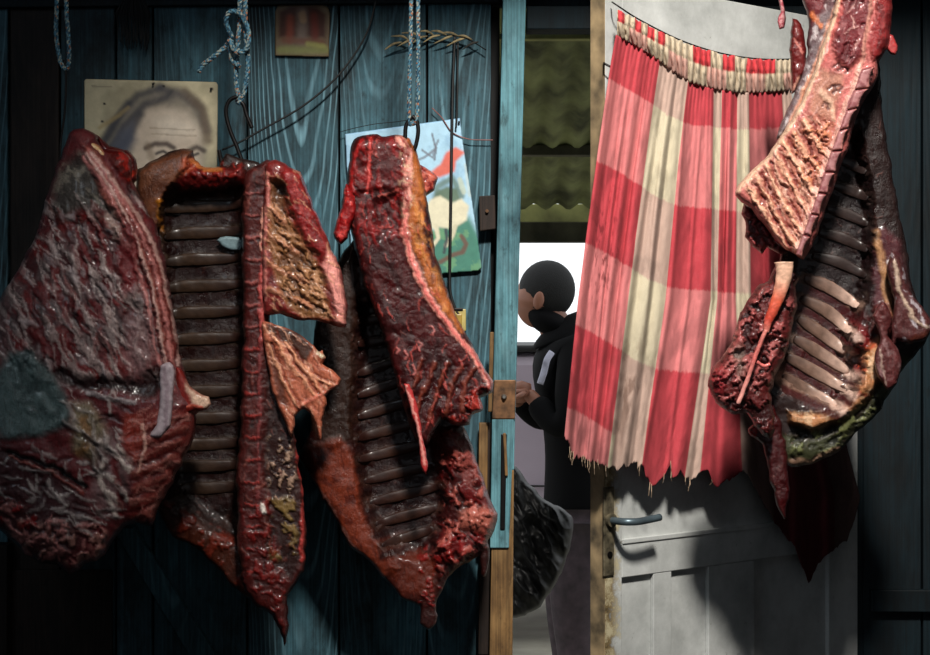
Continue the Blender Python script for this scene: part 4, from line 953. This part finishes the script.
for r in ribs:
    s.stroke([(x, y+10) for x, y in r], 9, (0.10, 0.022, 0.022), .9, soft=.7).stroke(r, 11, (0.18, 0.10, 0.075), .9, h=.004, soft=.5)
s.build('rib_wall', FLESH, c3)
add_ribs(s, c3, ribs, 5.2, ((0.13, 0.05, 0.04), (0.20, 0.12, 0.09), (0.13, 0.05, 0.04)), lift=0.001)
f = Sheet([(404, 384), (410, 384), (418, 410), (424, 440), (428, 462), (426, 474), (421, 466), (417, 436), (410, 408)], Y3-0.12, 0.006, 0.006, R=4, seed=4, base=(0.66, 0.20, 0.20), step=1.2)
f.stroke([(407, 388), (416, 420), (424, 464)], 3, (0.84, 0.56, 0.52), .8, h=.001); f.build('hanging_sinew', FATM, c3, 'thin pink hanging sinew')
# front slab
om = [(352, 144), (358, 136), (372, 134), (386, 136), (400, 134), (410, 138), (417, 152), (422, 172), (425, 192), (430, 215), (433, 238), (438, 262), (447, 290), (456, 316), (470, 340), (482, 364), (494, 382), (492, 392), (480, 398), (484, 410), (472, 416), (470, 424), (456, 426), (442, 420), (432, 436), (426, 446), (416, 440), (408, 420), (396, 378), (382, 330), (368, 292), (358, 262), (352, 238), (347, 216), (342, 206), (346, 186), (349, 165)]
s = Sheet(om, Y3-0.07, 0.035, 0.06, R=15, seed=33, base=(0.24, 0.045, 0.048), step=1.5, rag=1.0)
s.poly([(350, 138), (404, 136), (408, 190), (352, 192)], (0.36, 0.06, 0.06), .9, h=.006, soft=5)
s.noise(BR, 8, .55, .65, .7, ang=80, st=2.5, seed=2, poly=[(350, 138), (404, 136), (410, 240), (360, 250)])
s.noise((0.14, 0.02, 0.025), 12, .5, .62, .7, ang=65, st=2.5, seed=3)
s.stroke([(371, 138), (370, 165), (366, 192)], 3, (0.80, 0.30, 0.28), .9, h=-.006)
s.stroke([(362, 140), (352, 170), (350, 200)], 4, (0.70, 0.12, 0.12), .7, h=.004)
s.poly([(372, 200), (398, 192), (404, 230), (380, 240)], (0.22, 0.03, 0.04), .8, h=-.008, soft=6)
s.stroke([(378, 196), (400, 190)], 2, (0.80, 0.40, 0.36), .6, h=.002)
fe = [(400, 138), (408, 150), (408, 180), (406, 210), (404, 232), (410, 252), (420, 280), (434, 306), (452, 330), (472, 352), (490, 384)]
s.stroke([(a+11, b-2) for a, b in fe[:9]], 17, (0.66, 0.36, 0.16), .95, h=.002, soft=.35, w2=10)
s.noise((0.80, 0.52, 0.26), 7, .5, .62, .7, ang=75, st=3, seed=8, poly=[(412, 145), (424, 180), (436, 262), (452, 310), (440, 312), (414, 250), (408, 180)])
s.stroke(fe, 8, (0.86, 0.58, 0.52), 1, h=.007, soft=.4, w2=6)
s.stroke(fe[3:], 4, (0.84, 0.32, 0.32), .6, soft=.6)
s.noise(CR, 5, .56, .64, .7, seed=18, poly=[(398, 136), (412, 140), (414, 240), (402, 240)])
for k in range(5):
    x = 412+k*13; s.stroke([(x-14+k*3, 424-k*3), (x, 390-k*2), (x+10, 360+k*2)], 4, (0.46, 0.20, 0.14), .7, h=.006)
    s.stroke([(x-9+k*3, 424-k*3), (x+5, 390-k*2), (x+15, 360+k*2)], 3, (0.12, 0.02, 0.02), .7, h=-.004)
s.noise((0.62, 0.16, 0.12), 7, .52, .62, .8, seed=10, poly=[(450, 395), (494, 380), (486, 412), (450, 428)], h=.008)
for x, y in ((404, 352), (418, 342), (412, 366), (430, 326), (396, 346)): s.stroke([(x, y), (x+3, y+4), (x+1, y+8)], 2.2, (0.74, 0.42, 0.40), .8, h=.003)
s.stroke([(354, 250), (372, 300), (394, 370), (404, 410)], 3, (0.50, 0.16, 0.15), .6, h=.003)
s.bumps(9, .008, 1).bumps(24, .012, 5)
s.streaks(70, om, 75, 14, 1.5, (0.74, 0.30, 0.27), .6, .001, 1, 25).streaks(60, om, 75, 16, 3, (0.12, 0.02, 0.02), .6, -.0012, 2, 25).streaks(60, [(350, 136), (408, 136), (408, 240), (352, 240)], 80, 14, 3, (0.52, 0.07, 0.07), .7, .001, 3, 25)
s.build('chine_slab', FLESH, c3)
f = Sheet([(346, 184), (356, 196), (357, 214), (352, 226), (348, 238), (341, 245), (334, 238), (335, 224), (341, 208)], Y3-0.09, 0.03, 0.02, R=9, seed=35, base=(0.52, 0.05, 0.06), step=1.3)
f.noise((0.82, 0.26, 0.24), 4, .55, .64, .9).bumps(5, .012); f.build('red_lobe', FLESH, c3, 'bright red hanging lobe')
f = Sheet([(420, 164), (430, 170), (438, 178), (434, 190), (424, 198), (428, 212), (422, 232), (412, 228), (412, 180)], Y3-0.03, 0.025, 0.02, R=9, seed=36, base=(0.46, 0.10, 0.09), step=1.4)
f.noise((0.76, 0.38, 0.30), 6, .52, .62, .8).bumps(6, .01); f.build('side_scrap', FLESH, c3)

# ---- carcass 4 (right)
Y4 = -0.58
c4 = empty('half_carcass', at(840, 240, Y4), 'large pale half carcass at the right, its jointed backbone crossing before the checked curtain', 'meat carcass')
o4 = [(842, -60), (876, -60), (880, 60), (884, 120), (892, 170), (900, 215), (908, 255), (912, 285), (920, 305), (931, 322), (926, 342), (906, 366), (890, 392), (876, 416), (858, 432), (838, 452), (812, 464), (792, 467), (784, 458), (774, 430), (764, 400), (760, 350), (762, 310), (776, 272), (792, 210), (822, 120), (836, 30)]
s = Sheet(o4, Y4, 0.02, 0.10, R=26, seed=41, base=(0.13, 0.075, 0.07), step=1.8, rag=1.0)
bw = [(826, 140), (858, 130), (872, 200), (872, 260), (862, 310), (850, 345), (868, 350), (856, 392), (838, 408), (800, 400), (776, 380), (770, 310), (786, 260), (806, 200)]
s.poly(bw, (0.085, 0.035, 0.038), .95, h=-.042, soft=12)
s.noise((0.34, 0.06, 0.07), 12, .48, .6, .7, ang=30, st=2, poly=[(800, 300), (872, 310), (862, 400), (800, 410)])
s.poly([(868, 230), (884, 225), (900, 240), (910, 290), (900, 340), (884, 350), (872, 300)], (0.30, 0.14, 0.16), .9, h=.004, soft=6)
s.stroke([(876, 232), (882, 262), (888, 300), (892, 320)], 7, (0.70, 0.52, 0.36), .8, h=.006, soft=.6)
for p_ in ([(888, 262), (896, 276), (898, 296)], [(892, 284), (900, 300), (903, 330)], [(903, 300), (914, 322)]): s.stroke(p_, 3, (0.80, 0.76, 0.76), .8, h=.003)
s.stroke([(840, 140), (862, 180), (872, 220)], 14, (0.22, 0.14, 0.12), .6, soft=.8)
s.noise((0.42, 0.05, 0.06), 8, .42, .55, .95, seed=7, poly=[(836, 330), (852, 320), (872, 330), (868, 390), (838, 410), (828, 396), (848, 366)], h=.01)
s.poly([(862, 352), (878, 336), (892, 350), (886, 376), (868, 400), (840, 424), (812, 430), (790, 424), (786, 410), (820, 414), (848, 404), (860, 384)], (0.70, 0.48, 0.32), .95, h=.022, soft=5)
s.noise((0.80, 0.66, 0.52), 6, .5, .6, .8, seed=8, poly=[(862, 352), (892, 350), (868, 400), (812, 430), (786, 412), (848, 404)])
s.noise((0.66, 0.24, 0.12), 6, .58, .66, .8, seed=28, poly=[(852, 340), (890, 340), (868, 400), (840, 410)])
s.stroke([(906, 366), (886, 398), (868, 424), (840, 444), (800, 452), (788, 446)], 22, (0.22, 0.23, 0.15), .95, h=.006, soft=.5)
s.noise((0.07, 0.07, 0.05), 6, .5, .6, .85, ang=-30, st=2, seed=9, poly=[(790, 430), (830, 428), (890, 380), (912, 360), (880, 420), (830, 462), (790, 462)], h=-.006)
s.noise((0.46, 0.48, 0.30), 6, .55, .63, .7, ang=-30, st=2, seed=10, poly=[(790, 430), (830, 428), (890, 380), (912, 360), (880, 420), (830, 462), (790, 462)], h=.004)
s.stroke([(788, 462), (812, 462), (838, 450)], 6, (0.56, 0.44, 0.36), .8, h=.004)
s.poly([(874, 306), (890, 300), (898, 330), (884, 345), (872, 330)], (0.36, 0.14, 0.12), .8, h=.008, soft=5)
ribs = [[(838, 158), (852, 164), (866, 172)], [(832, 184), (850, 190), (868, 198)], [(826, 208), (846, 214), (868, 224)], [(818, 232), (842, 238), (868, 250)], [(812, 256), (838, 262), (866, 276)],
        [(804, 278), (830, 288), (858, 306)], [(800, 298), (828, 312), (850, 332)], [(798, 318), (822, 334), (846, 352)], [(794, 338), (818, 352), (848, 372)], [(786, 356), (812, 370), (846, 390)], [(782, 376), (806, 390), (836, 406)]]
s.bumps(16, .008, 3).bumps(6, .002, 4)
for i, r in enumerate(ribs):
    g = [(x+3, y+11) for x, y in r]
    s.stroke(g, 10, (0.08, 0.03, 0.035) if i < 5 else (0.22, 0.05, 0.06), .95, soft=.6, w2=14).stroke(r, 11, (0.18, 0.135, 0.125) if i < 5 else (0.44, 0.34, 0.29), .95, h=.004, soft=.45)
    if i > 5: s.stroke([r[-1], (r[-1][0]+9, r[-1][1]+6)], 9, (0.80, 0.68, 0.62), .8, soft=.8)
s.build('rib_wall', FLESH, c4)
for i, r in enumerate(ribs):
    lit = i > 4  # light painted in: lower ribs take paler colours than upper ones
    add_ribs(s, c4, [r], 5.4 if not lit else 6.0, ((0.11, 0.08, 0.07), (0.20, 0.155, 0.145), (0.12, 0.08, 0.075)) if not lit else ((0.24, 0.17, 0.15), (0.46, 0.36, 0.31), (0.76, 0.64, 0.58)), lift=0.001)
# drape of maroon flesh at right bottom, and shin point
f = Sheet([(884, 300), (892, 318), (888, 336), (898, 350), (902, 366), (896, 384), (888, 390), (878, 376), (874, 356), (880, 338), (872, 316)], Y4-0.06, 0.012, 0.02, R=8, seed=43, base=(0.34, 0.16, 0.16), step=1.5)
f.noise((0.56, 0.42, 0.42), 6, .55, .65, .7, ang=70, st=3).stroke([(880, 350), (886, 385)], 2, (0.7, .6, .55), .6).bumps(7, .01); f.build('flank_tongue', FLESH, c4)
f = Sheet([(892, 250), (902, 262), (910, 290), (922, 306), (932, 322), (928, 338), (912, 344), (898, 340), (892, 352), (890, 330), (894, 300), (886, 270)], Y4-0.05, 0.02, 0.03, R=12, seed=44, base=(0.30, 0.15, 0.15), step=1.6)
f.stroke([(894, 262), (900, 290), (912, 318), (928, 326)], 4, (0.76, 0.66, 0.58), .8, h=.003).noise((0.7, 0.66, 0.68), 5, .58, .66, .8, ang=60, st=3).stroke([(898, 348), (914, 340), (928, 334)], 5, (0.34, 0.16, 0.12), .9).stroke([(902, 352), (916, 346)], 5, (0.74, 0.42, 0.20), .8).bumps(8, .008)
f.build('shank_point', FLESH, c4)
# grey silver layer and maroon lump behind the front slab
f = Sheet([(794, -60), (845, -60), (842, 0), (826, 46), (810, 90), (796, 122), (782, 136), (776, 140), (782, 120), (794, 96), (806, 60), (808, 20), (800, -10)], Y4-0.05, 0.025, 0.05, R=14, seed=45, base=(0.42, 0.36, 0.37), step=1.6)
f.noise((0.30, 0.14, 0.16), 8, .5, .6, .7, ang=-65, st=3).noise((0.72, 0.68, 0.68), 4, .6, .68, .8, ang=-65, st=2)
f.poly([(790, -60), (828, -60), (826, 10), (812, 24), (796, 8)], (0.40, 0.13, 0.15), .9, soft=5)
f.stroke([(846, -60), (840, 0), (824, 46), (806, 90), (790, 124)], 6, (0.78, 0.56, 0.46), .9, h=.004).stroke([(812, 16), (822, 24)], 6, (0.76, 0.42, 0.22), .7).bumps(9, .01)
f.build('skirt_layer', FLESH, c4)
f = Sheet([(793, 18), (801, 24), (806, 45), (806, 70), (800, 84), (796, 92), (792, 94), (791, 78), (790, 50)], Y4-0.04, 0.02, 0.02, R=9, seed=46, base=(0.36, 0.07, 0.07), step=1.4)
f.stroke([(793, 90), (800, 80)], 5, PF, .9).stroke([(796, 40), (804, 52)], 2.5, (0.74, 0.44, 0.4), .8).bumps(7, .01); f.build('side_scrap', FLESH, c4)
# front slab
ofr = [(838, -60), (893, -60), (892, 10), (891, 34), (888, 48), (880, 60), (878, 72), (873, 88), (862, 104), (853, 128), (847, 151), (840, 169), (834, 186), (827, 205), (820, 226), (812, 246), (803, 260), (795, 255), (786, 250), (776, 240), (764, 226), (750, 208), (742, 202), (735, 195), (737, 187), (751, 171), (768, 155), (788, 124), (806, 90), (821, 47), (836, 0)]
s = Sheet(ofr, Y4-0.09, 0.035, 0.05, R=12, seed=47, base=(0.70, 0.38, 0.36), step=1.4, rag=.8)
s.poly([(842, -60), (872, -60), (872, 10), (866, 50), (850, 70), (834, 58), (832, 40), (842, 0)], (0.40, 0.12, 0.14), 1, h=.008, soft=5)
s.noise((0.30, 0.07, 0.09), 7, .5, .6, .8, ang=-60, st=2.5, seed=2, poly=[(840, -60), (872, -60), (866, 50), (850, 70), (832, 50)], h=-.004)
s.noise((0.66, 0.42, 0.42), 5, .62, .70, .5, ang=-60, st=2.5, seed=22, poly=[(840, -60), (872, -60), (866, 50), (850, 70), (832, 50)])
s.poly([(876, -60), (896, -60), (893, 40), (884, 58), (872, 62), (868, 40), (876, 10)], (0.50, 0.12, 0.13), .95, h=.006, soft=4)
s.noise((0.30, 0.05, 0.06), 8, .5, .6, .7, seed=13, poly=[(876, -60), (896, -60), (893, 40), (884, 58), (870, 60)])
s.stroke([(870, 0), (868, 30), (862, 58), (852, 84)], 4, (0.82, 0.58, 0.52), .9, h=.003)
# fat edge
s.stroke([(840, -60), (838, 0), (823, 46), (808, 90), (790, 124), (770, 155), (752, 172), (738, 190)], 7, (0.88, 0.74, 0.62), .95, h=.005, soft=.5)
s.stroke([(846, -40), (843, 0), (830, 44), (815, 86)], 3.5, (0.72, 0.34, 0.32), .7)
s.poly([(818, 66), (846, 74), (838, 110), (828, 128), (806, 112)], (0.66, 0.46, 0.38), .9, soft=6)
for x, y in ((838, 66), (845, 70), (832, 90), (838, 88), (826, 106)): s.stroke([(x-4, y), (x, y-3), (x+4, y+1), (x+1, y+4)], 2.4, (0.30, 0.16, 0.16), .8, h=-.004)
s.stroke([(822, 92), (832, 104), (834, 120)], 5, (0.82, 0.66, 0.56), .8, h=.004)
rb = [(742, 190), (770, 160), (790, 130), (812, 110), (836, 124), (826, 165), (800, 250), (786, 246)]
s.poly(rb, (0.70, 0.44, 0.36), .8, soft=5)
s.noise((0.50, 0.24, 0.20), 6, .5, .62, .3, ang=55, st=2.5, seed=4, poly=rb, h=-.002)
for a, b in (((748, 186), (788, 250)), ((756, 176), (796, 248)), ((766, 166), (802, 234)), ((776, 154), (808, 214)), ((784, 142), (816, 196)), ((794, 132), (822, 176)), ((804, 120), (828, 158))):
    m_ = ((a[0]+b[0])/2-1, (a[1]+b[1])/2+1)
    s.stroke([a, m_, b], 4.2, (0.88, 0.66, 0.54), .95, h=.008, soft=.5)
    s.stroke([(a[0]+5, a[1]-3), (m_[0]+5, m_[1]-3), (b[0]+3, b[1]-4)], 3.4, (0.46, 0.17, 0.15), .9, h=-.007)
s.noise((0.84, 0.54, 0.36), 5, .56, .64, .6, seed=6, poly=[(790, 130), (836, 118), (820, 180), (800, 190)], h=.005)
s.noise((0.78, 0.46, 0.44), 6, .5, .62, .6, seed=17, poly=[(736, 190), (768, 156), (778, 170), (752, 200)])
# backbone column
bb = [(874, 66), (866, 96), (850, 118), (842, 150), (832, 180), (822, 206), (812, 232), (801, 258)]
bbi = [(858, 70), (846, 104), (838, 128), (828, 152), (820, 178), (811, 206), (803, 228), (794, 254)]
s.poly(bb+bbi[::-1], (0.56, 0.33, 0.34), .97, h=.010, soft=3)
s.stroke([(860, 66)]+bbi, 4, (0.86, 0.66, 0.60), .95, h=.006, soft=.5)
s.bumps(6, .003, 1)
s.streaks(90, rb, 58, 14, 1.6, (0.92, 0.74, 0.64), .6, .001, 1, 15).streaks(70, rb, 58, 12, 2, (0.44, 0.16, 0.14), .7, -.001, 2, 20).streaks(50, ofr, -65, 14, 1.6, (0.90, 0.70, 0.66), .6, .001, 4, 20)
s.build('chine_slab', FLESH, c4)
# vertebrae as separate bodies along the column
def lerp2(P, t):
    P = np.array(P, float); L_ = np.concatenate([[0], np.cumsum(np.hypot(*np.diff(P, axis=0).T))]); t = t*L_[-1]
    return np.array([np.interp(t, L_, P[:, 0]), np.interp(t, L_, P[:, 1])])
nv_ = 9
for k in range(nv_):
    a = k/nv_+0.001; b = (k+1)/nv_-0.003
    A0, A1 = lerp2(bbi, a), lerp2(bb, a); B0, B1 = lerp2(bbi, b), lerp2(bb, b)
    i0 = A0+(A1-A0)*.22; i1 = B0+(B1-B0)*.22
    mid1 = (A1+B1)/2-np.array([1.0, 0]); q1 = A1*.72+B1*.28-[.6, 0]; q2 = A1*.28+B1*.72-[.6, 0]
    f = Sheet([tuple(i0), tuple(A1+[1, 0]), tuple(q1), tuple(mid1), tuple(q2), tuple(B1+[1, 0]), tuple((B1+i1)/2), tuple(i1), tuple((i0+i1)/2)], Y4-0.137, 0.007, 0.012, R=4, seed=50+k, base=(0.62, 0.42, 0.42), step=1.1, rag=.2, warp=1.2)
    f.noise((0.44, 0.20, 0.22), 4, .5, .65, .7); f.stroke([tuple(i1), tuple(B1)], 2.6, (0.84, 0.56, 0.52), .95, h=.002); f.stroke([tuple(A1), tuple(mid1), tuple(B1)], 2.2, (0.80, 0.52, 0.48), .8)
    f.stroke([tuple(i0), tuple(A1)], 1.6, (0.34, 0.06, 0.08), .9)
    f.build('vertebra', FATM, c4)
f = Sheet([(889, 34), (893, 36), (897, 46), (896, 56), (890, 54), (886, 48)], Y4-0.09, .008, .008, R=4, seed=48, base=(0.66, 0.24, 0.24), step=1.1); f.build('meat_tag', FLESH, c4)
f = Sheet([(744, 204), (752, 208), (764, 222), (776, 240), (788, 252), (778, 254), (768, 248), (762, 254), (752, 246), (744, 238), (746, 226), (742, 214)], Y4-0.05, .02, .03, R=9, seed=49, base=(0.30, 0.07, 0.08), step=1.3, rag=1.4)
f.noise((0.56, 0.24, 0.24), 4, .52, .6, .9, h=.006).bumps(5, .012); f.build('torn_muscle', FLESH, c4)
# neck piece
on = [(778, 262), (790, 262), (794, 270), (800, 278), (797, 286), (798, 306), (792, 330), (786, 352), (774, 380), (772, 400), (776, 430), (768, 440), (758, 432), (748, 412), (732, 414), (716, 404), (708, 386), (712, 370), (726, 352), (736, 330), (744, 306), (756, 288), (768, 280)]
s = Sheet(on, Y4-0.07, 0.04, 0.05, R=16, seed=61, base=(0.34, 0.11, 0.11), step=1.4, rag=1.6)
s.noise((0.14, 0.03, 0.04), 9, .48, .58, .85, seed=2, h=-.006)
s.noise((0.66, 0.34, 0.33), 6, .54, .62, .8, seed=3, ang=-50, st=2, h=.006, poly=[(708, 370), (760, 285), (798, 300), (770, 380), (740, 412), (712, 404)])
s.poly([(730, 348), (742, 340), (748, 370), (740, 384)], (0.50, 0.42, 0.38), .6, soft=5)
s.poly([(708, 372), (722, 364), (730, 376), (722, 396), (710, 398)], (0.58, 0.18, 0.20), .8, h=.01, soft=5)
s.bumps(9, .018, 4).bumps(4, .005, 6)
s.build('neck_meat', FLESH, c4)
kq = Y4-0.125
ctube('neck_bone', pxline([(784, 262), (784, 275), (780, 292), (774, 308), (768, 322), (766, 332)], kq), [(D+kq)/F*w for w in np.linspace(9.5, 2.8, 41)], ((0.84, 0.68, 0.58), (0.84, 0.66, 0.56), (0.80, 0.36, 0.26), (0.72, 0.24, 0.18), (0.8, 0.5, 0.45)), FATM, c4, 14, .8, .0012)
ctube('sinew_cord', pxline([(766, 330), (760, 344), (754, 360), (748, 378), (738, 404)], kq-.01), [(D+kq)/F*2.2]*33, ((0.78, 0.46, 0.42), (0.72, 0.36, 0.34), (0.84, 0.58, 0.54)), FATM, c4, 8, .8, .0008)
ctube('sinew_cord', pxline([(757, 362), (764, 366), (770, 364)], kq-.01), [(D+kq)/F*1.8]*17, ((0.72, 0.36, 0.34), (0.8, 0.4, 0.38)), FATM, c4, 8, .8, .0008)
f = Sheet([(748, 428), (762, 420), (772, 404), (780, 420), (786, 450), (790, 490), (784, 520), (776, 500), (768, 470), (762, 444), (752, 436)], Y4-0.02, .012, .015, R=7, seed=63, base=(0.22, 0.03, 0.04), step=1.5, rag=1.2)
f.noise((0.7, 0.06, 0.05), 5, .55, .62, .9, poly=[(744, 424), (768, 416), (770, 436), (752, 440)]).bumps(8, .01); f.build('hanging_strip', FLESH, c4, 'dark red hanging strip')
# small scrap on a string at the top right
t = empty('meat_scrap', at(781, 10, -0.5), 'tiny pink scrap of meat on a string above the curtain', 'meat scrap')
MB().tube(pxline([topz(782, -0.5), (782, -60), (782, 0)], -0.5), 0.0008, 5).build('string', simple('string_fibre', (0.7, 0.6, 0.55), 0.9), t)
f = Sheet([(779, -4), (783, -4), (784, 10), (786, 18), (784, 28), (779, 29), (777, 22), (780, 12)], -0.5, .006, .006, R=3, seed=64, base=(0.66, 0.30, 0.34), step=1.0); f.noise((0.84, 0.62, 0.62), 3, .5, .6, .8).build('scrap', FLESH, t)
rope_obj('rope', [pxline([topz(862, Y4-.04), (862, -140), (864, -50)], Y4-.04)], 'rope above the half carcass at the right, above the picture edge')

# ================================================================== PERSON outside
def skin_mesh(name, chains, mat, parent=None, sub=2):
    """chains: list of lists of (pos, radius); chains start at an existing vertex when given as index"""
    V = []; E = []; R_ = []
    for ch in chains:
        prev = None
        for it in ch:
            if isinstance(it, int): prev = it; continue
            V.append(it[0]); R_.append(it[1]); i = len(V)-1
            if prev is not None: E.append((prev, i))
            prev = i
    me = bpy.data.meshes.new(name); me.from_pydata(V, E, [])
    o = bpy.data.objects.new(name, me); COL.objects.link(o)
    sk = o.modifiers.new('skin', 'SKIN'); sk.use_smooth_shade = True
    for i, r in enumerate(R_):
        d_ = me.skin_vertices[0].data[i]; d_.radius = r if hasattr(r, '__len__') else (r, r)
    me.skin_vertices[0].data[0].use_root = True
    ss = o.modifiers.new('sub', 'SUBSURF'); ss.levels = sub; ss.render_levels = sub
    dg = bpy.context.evaluated_depsgraph_get(); ev = o.evaluated_get(dg); nm = bpy.data.meshes.new_from_object(ev)
    bpy.data.objects.remove(o); nm.name = name; nm.materials.clear()
    return link(name, nm, mat, parent)
YP = 2.85
def PP(px, py, dy=0.0): return tuple(at(px, py, YP+dy))
SKIN = simple('skin', (0.55, 0.36, 0.28), 0.5, 0, 0.08, 20, .1)
JACK = simple('black_jacket_cloth', (0.022, 0.022, 0.028), 0.9, spec=0.15); TROU = simple('dark_mauve_trousers', (0.22, 0.18, 0.20), 0.9); HAIR = simple('short_black_hair', (0.018, 0.016, 0.016), 0.8, 0, .3, 200, .6, .003)
per = empty('person', (PP(560, 400)[0], YP, 0), 'person in a black jacket seen from behind through the doorway, head bowed to the left', 'person')
# pelvis root; spine; head; arms; legs
b = [[(PP(578, 512), (.10, .13)), (PP(581, 470), (.10, .13)), (PP(580, 420), (.11, .15)), (PP(575, 370), (.11, .17)), (PP(565, 338), (.07, .10)), (PP(552, 322), .055), (PP(546, 306), .075), (PP(544, 290), .085), (PP(543, 278), .06)],
     [3, (PP(578, 356, -.15), .055), (PP(572, 405, -.22), .05), (PP(560, 432, -.22), .044), (PP(545, 414, -.20), .034), (PP(533, 398, -.18), .027), (PP(526, 392, -.17), .03)],
     [3, (PP(562, 358, .15), .055), (PP(553, 400, .22), .05), (PP(544, 424, .20), .044), (PP(530, 412, .14), .034), (PP(518, 400, .08), .027), (PP(509, 394, .05), .03)],
     [0, (PP(578, 535, -.09), .098), (PP(572, 600, -.10), .07), (PP(576, 665, -.10), .05), (PP(578, 690, -.10), .045), (PP(558, 697, -.12), .035)],
     [0, (PP(574, 535, .09), .098), (PP(566, 600, .10), .07), (PP(570, 665, .10), .05), (PP(572, 680, .10), .045), (PP(552, 687, .12), .035)]]
skin_mesh('body', b, SKIN, per)
def grow(chain, k, a): return [it if isinstance(it, int) else (it[0], tuple(np.array(it[1] if hasattr(it[1], '__len__') else (it[1], it[1]))*k+a)) for it in chain]
jk0 = 0
jk = [grow([(PP(578, 548), (.125, .155)), (PP(578, 512), (.12, .15))]+[(PP(581, 470), (.12, .14)), (PP(580, 420), (.12, .16)), (PP(577, 372), (.12, .19)), (PP(571, 338), (.115, .16)), (PP(556, 319), (.085, .085))], 1.10, .012), grow(b[1][:-1], 1.25, .012), grow(b[2][:-1], 1.15, .008)]
jk[1][0] = 4; jk[2][0] = 4
skin_mesh('jacket', jk, JACK, per)

skin_mesh('trousers', [grow([b[0][0]], 1.08, .01), grow(b[3][:-1], 1.12, .012), grow(b[4][:-1], 1.12, .012)], TROU, per)
# hands: five fingers each
for (hx_, hy_, dy) in ((522, 392, -.17), (505, 394, .05)):
    w0 = Vector(PP(hx_, hy_, dy)); mbh = []
    for k, (l, a) in enumerate(((.065, 0), (.078, 0), (.085, 0), (.075, 0))):
        sp = (k-1.5)*.019
        p0 = w0+Vector((.015, sp, .004)); p1 = w0+Vector((-.03, sp*1.1, 0)); p2 = p1+Vector((-l*.5, 0, -.012)); p3 = p2+Vector((-l*.25, 0, -.03))
        mbh.append([(tuple(p0), .011), (tuple(p1), .010), (tuple(p2), .009), (tuple(p3), .0075)])
    mbh.append([(tuple(w0+Vector((.02, -.02, 0))), .012), (tuple(w0+Vector((-.005, -.05, -.01))), .011), (tuple(w0+Vector((-.035, -.055, -.025))), .009)])
    mm = None
    hand = MB()
    for ch in mbh: hand.tube([c_[0] for c_ in ch], [c_[1] for c_ in ch], 8)
    hand.tube([tuple(w0+Vector((.035, 0, .002))), tuple(w0+Vector((0, 0, 0))), tuple(w0+Vector((-.035, 0, -.002)))], [.028, .042, .036], 12, .45)
    hand.build('hand', SKIN, per, smooth=True)
# head shape details: ear, nose, hair cap
def blob(name, c_, r, mat, parent, rot=0, n=(24, 16), fn=None):
    bm = bmesh.new(); bmesh.ops.create_uvsphere(bm, u_segments=n[0], v_segments=n[1], radius=1)
    for v in bm.verts:
        p = v.co.copy()
        if fn: p = fn(p)
        x, y, z = p.x*r[0], p.y*r[1], p.z*r[2]
        ca, sa = math.cos(rot), math.sin(rot); v.co = Vector((x*ca+z*sa, y, -x*sa+z*ca))+Vector(c_)
    me = bpy.data.meshes.new(name); bm.to_mesh(me); bm.free(); return link(name, me, mat, parent)
hc = Vector(PP(541, 297))
def headfn(p):
    q = p.copy()
    if q.x < -0.55 and abs(q.y) < .3: q.x -= 0.14*math.exp(-((q.z+.12)/.16)**2-(q.y/.16)**2)   # nose
    if q.x < -0.5: q.x += 0.07*math.exp(-((q.z-.12)/.12)**2)*math.exp(-((abs(q.y)-.35)/.2)**2)      # eye sockets
    if q.z < -.3: q.y *= 0.82
    return q
blob('head', hc, (.094, .078, .118), SKIN, per, .25, (40, 32), headfn)
blob('hair', hc+Vector((.022, 0, .026)), (.106, .090, .112), HAIR, per, .2)
blob('ear', hc+Vector((-.012, -.084, -.014)), (.02, .01, .034), SKIN, per, .2)
blob('ear', hc+Vector((-.012, .084, -.014)), (.02, .01, .034), SKIN, per, .2)
blob('collar', PP(549, 322), (.098, .098, .05), JACK, per, .5)
# pale reflective stripe on the sleeve
REF = simple('pale_stripe_fabric', (0.62, 0.62, 0.68), 0.6)
sp = [PP(552, 352, -.24), PP(547, 360, -.26), PP(544, 372, -.27), PP(540, 384, -.27)]
MB().tube(spline(sp, 4), .012, 8, .3).build('sleeve_stripe', REF, per, smooth=True)
# black plastic bag hanging
BAGM = simple('black_plastic_film', (0.035, 0.037, 0.042), 0.28, 0, .2, 20, .8, .006)
f = Sheet([(512, 466), (520, 470), (530, 484), (546, 500), (560, 508), (572, 516), (573, 534), (566, 560), (556, 584), (540, 606), (524, 616), (512, 618), (500, 590), (502, 500)], 0.75, .09, .09, R=24, seed=71, base=(0.02, 0.021, 0.025), step=1.4, rag=.8)
f.bumps(26, .035, 1, ang=60, st=2, ridged=True)
bagm, nt_, p_ = newmat('crumpled_black_plastic'); a_ = N(nt_, 'ShaderNodeAttribute', attribute_name='Col'); nt_.links.new(a_.outputs['Color'], p_.inputs['Base Color']); p_.inputs['Roughness'].default_value = 0.5; p_.inputs['Specular IOR Level'].default_value = 0.25
prop(f.build('plastic_bag', bagm), 'crumpled black plastic bag hanging just outside the doorway beside the post', 'bag')
prop(MB().tube(pxline([(508, 150), (509, 300), (511, 470), (512, 480)], 0.75), .002, 5).build('bag_cord', CORD), 'black cord holding the plastic bag behind the door post', 'cord')
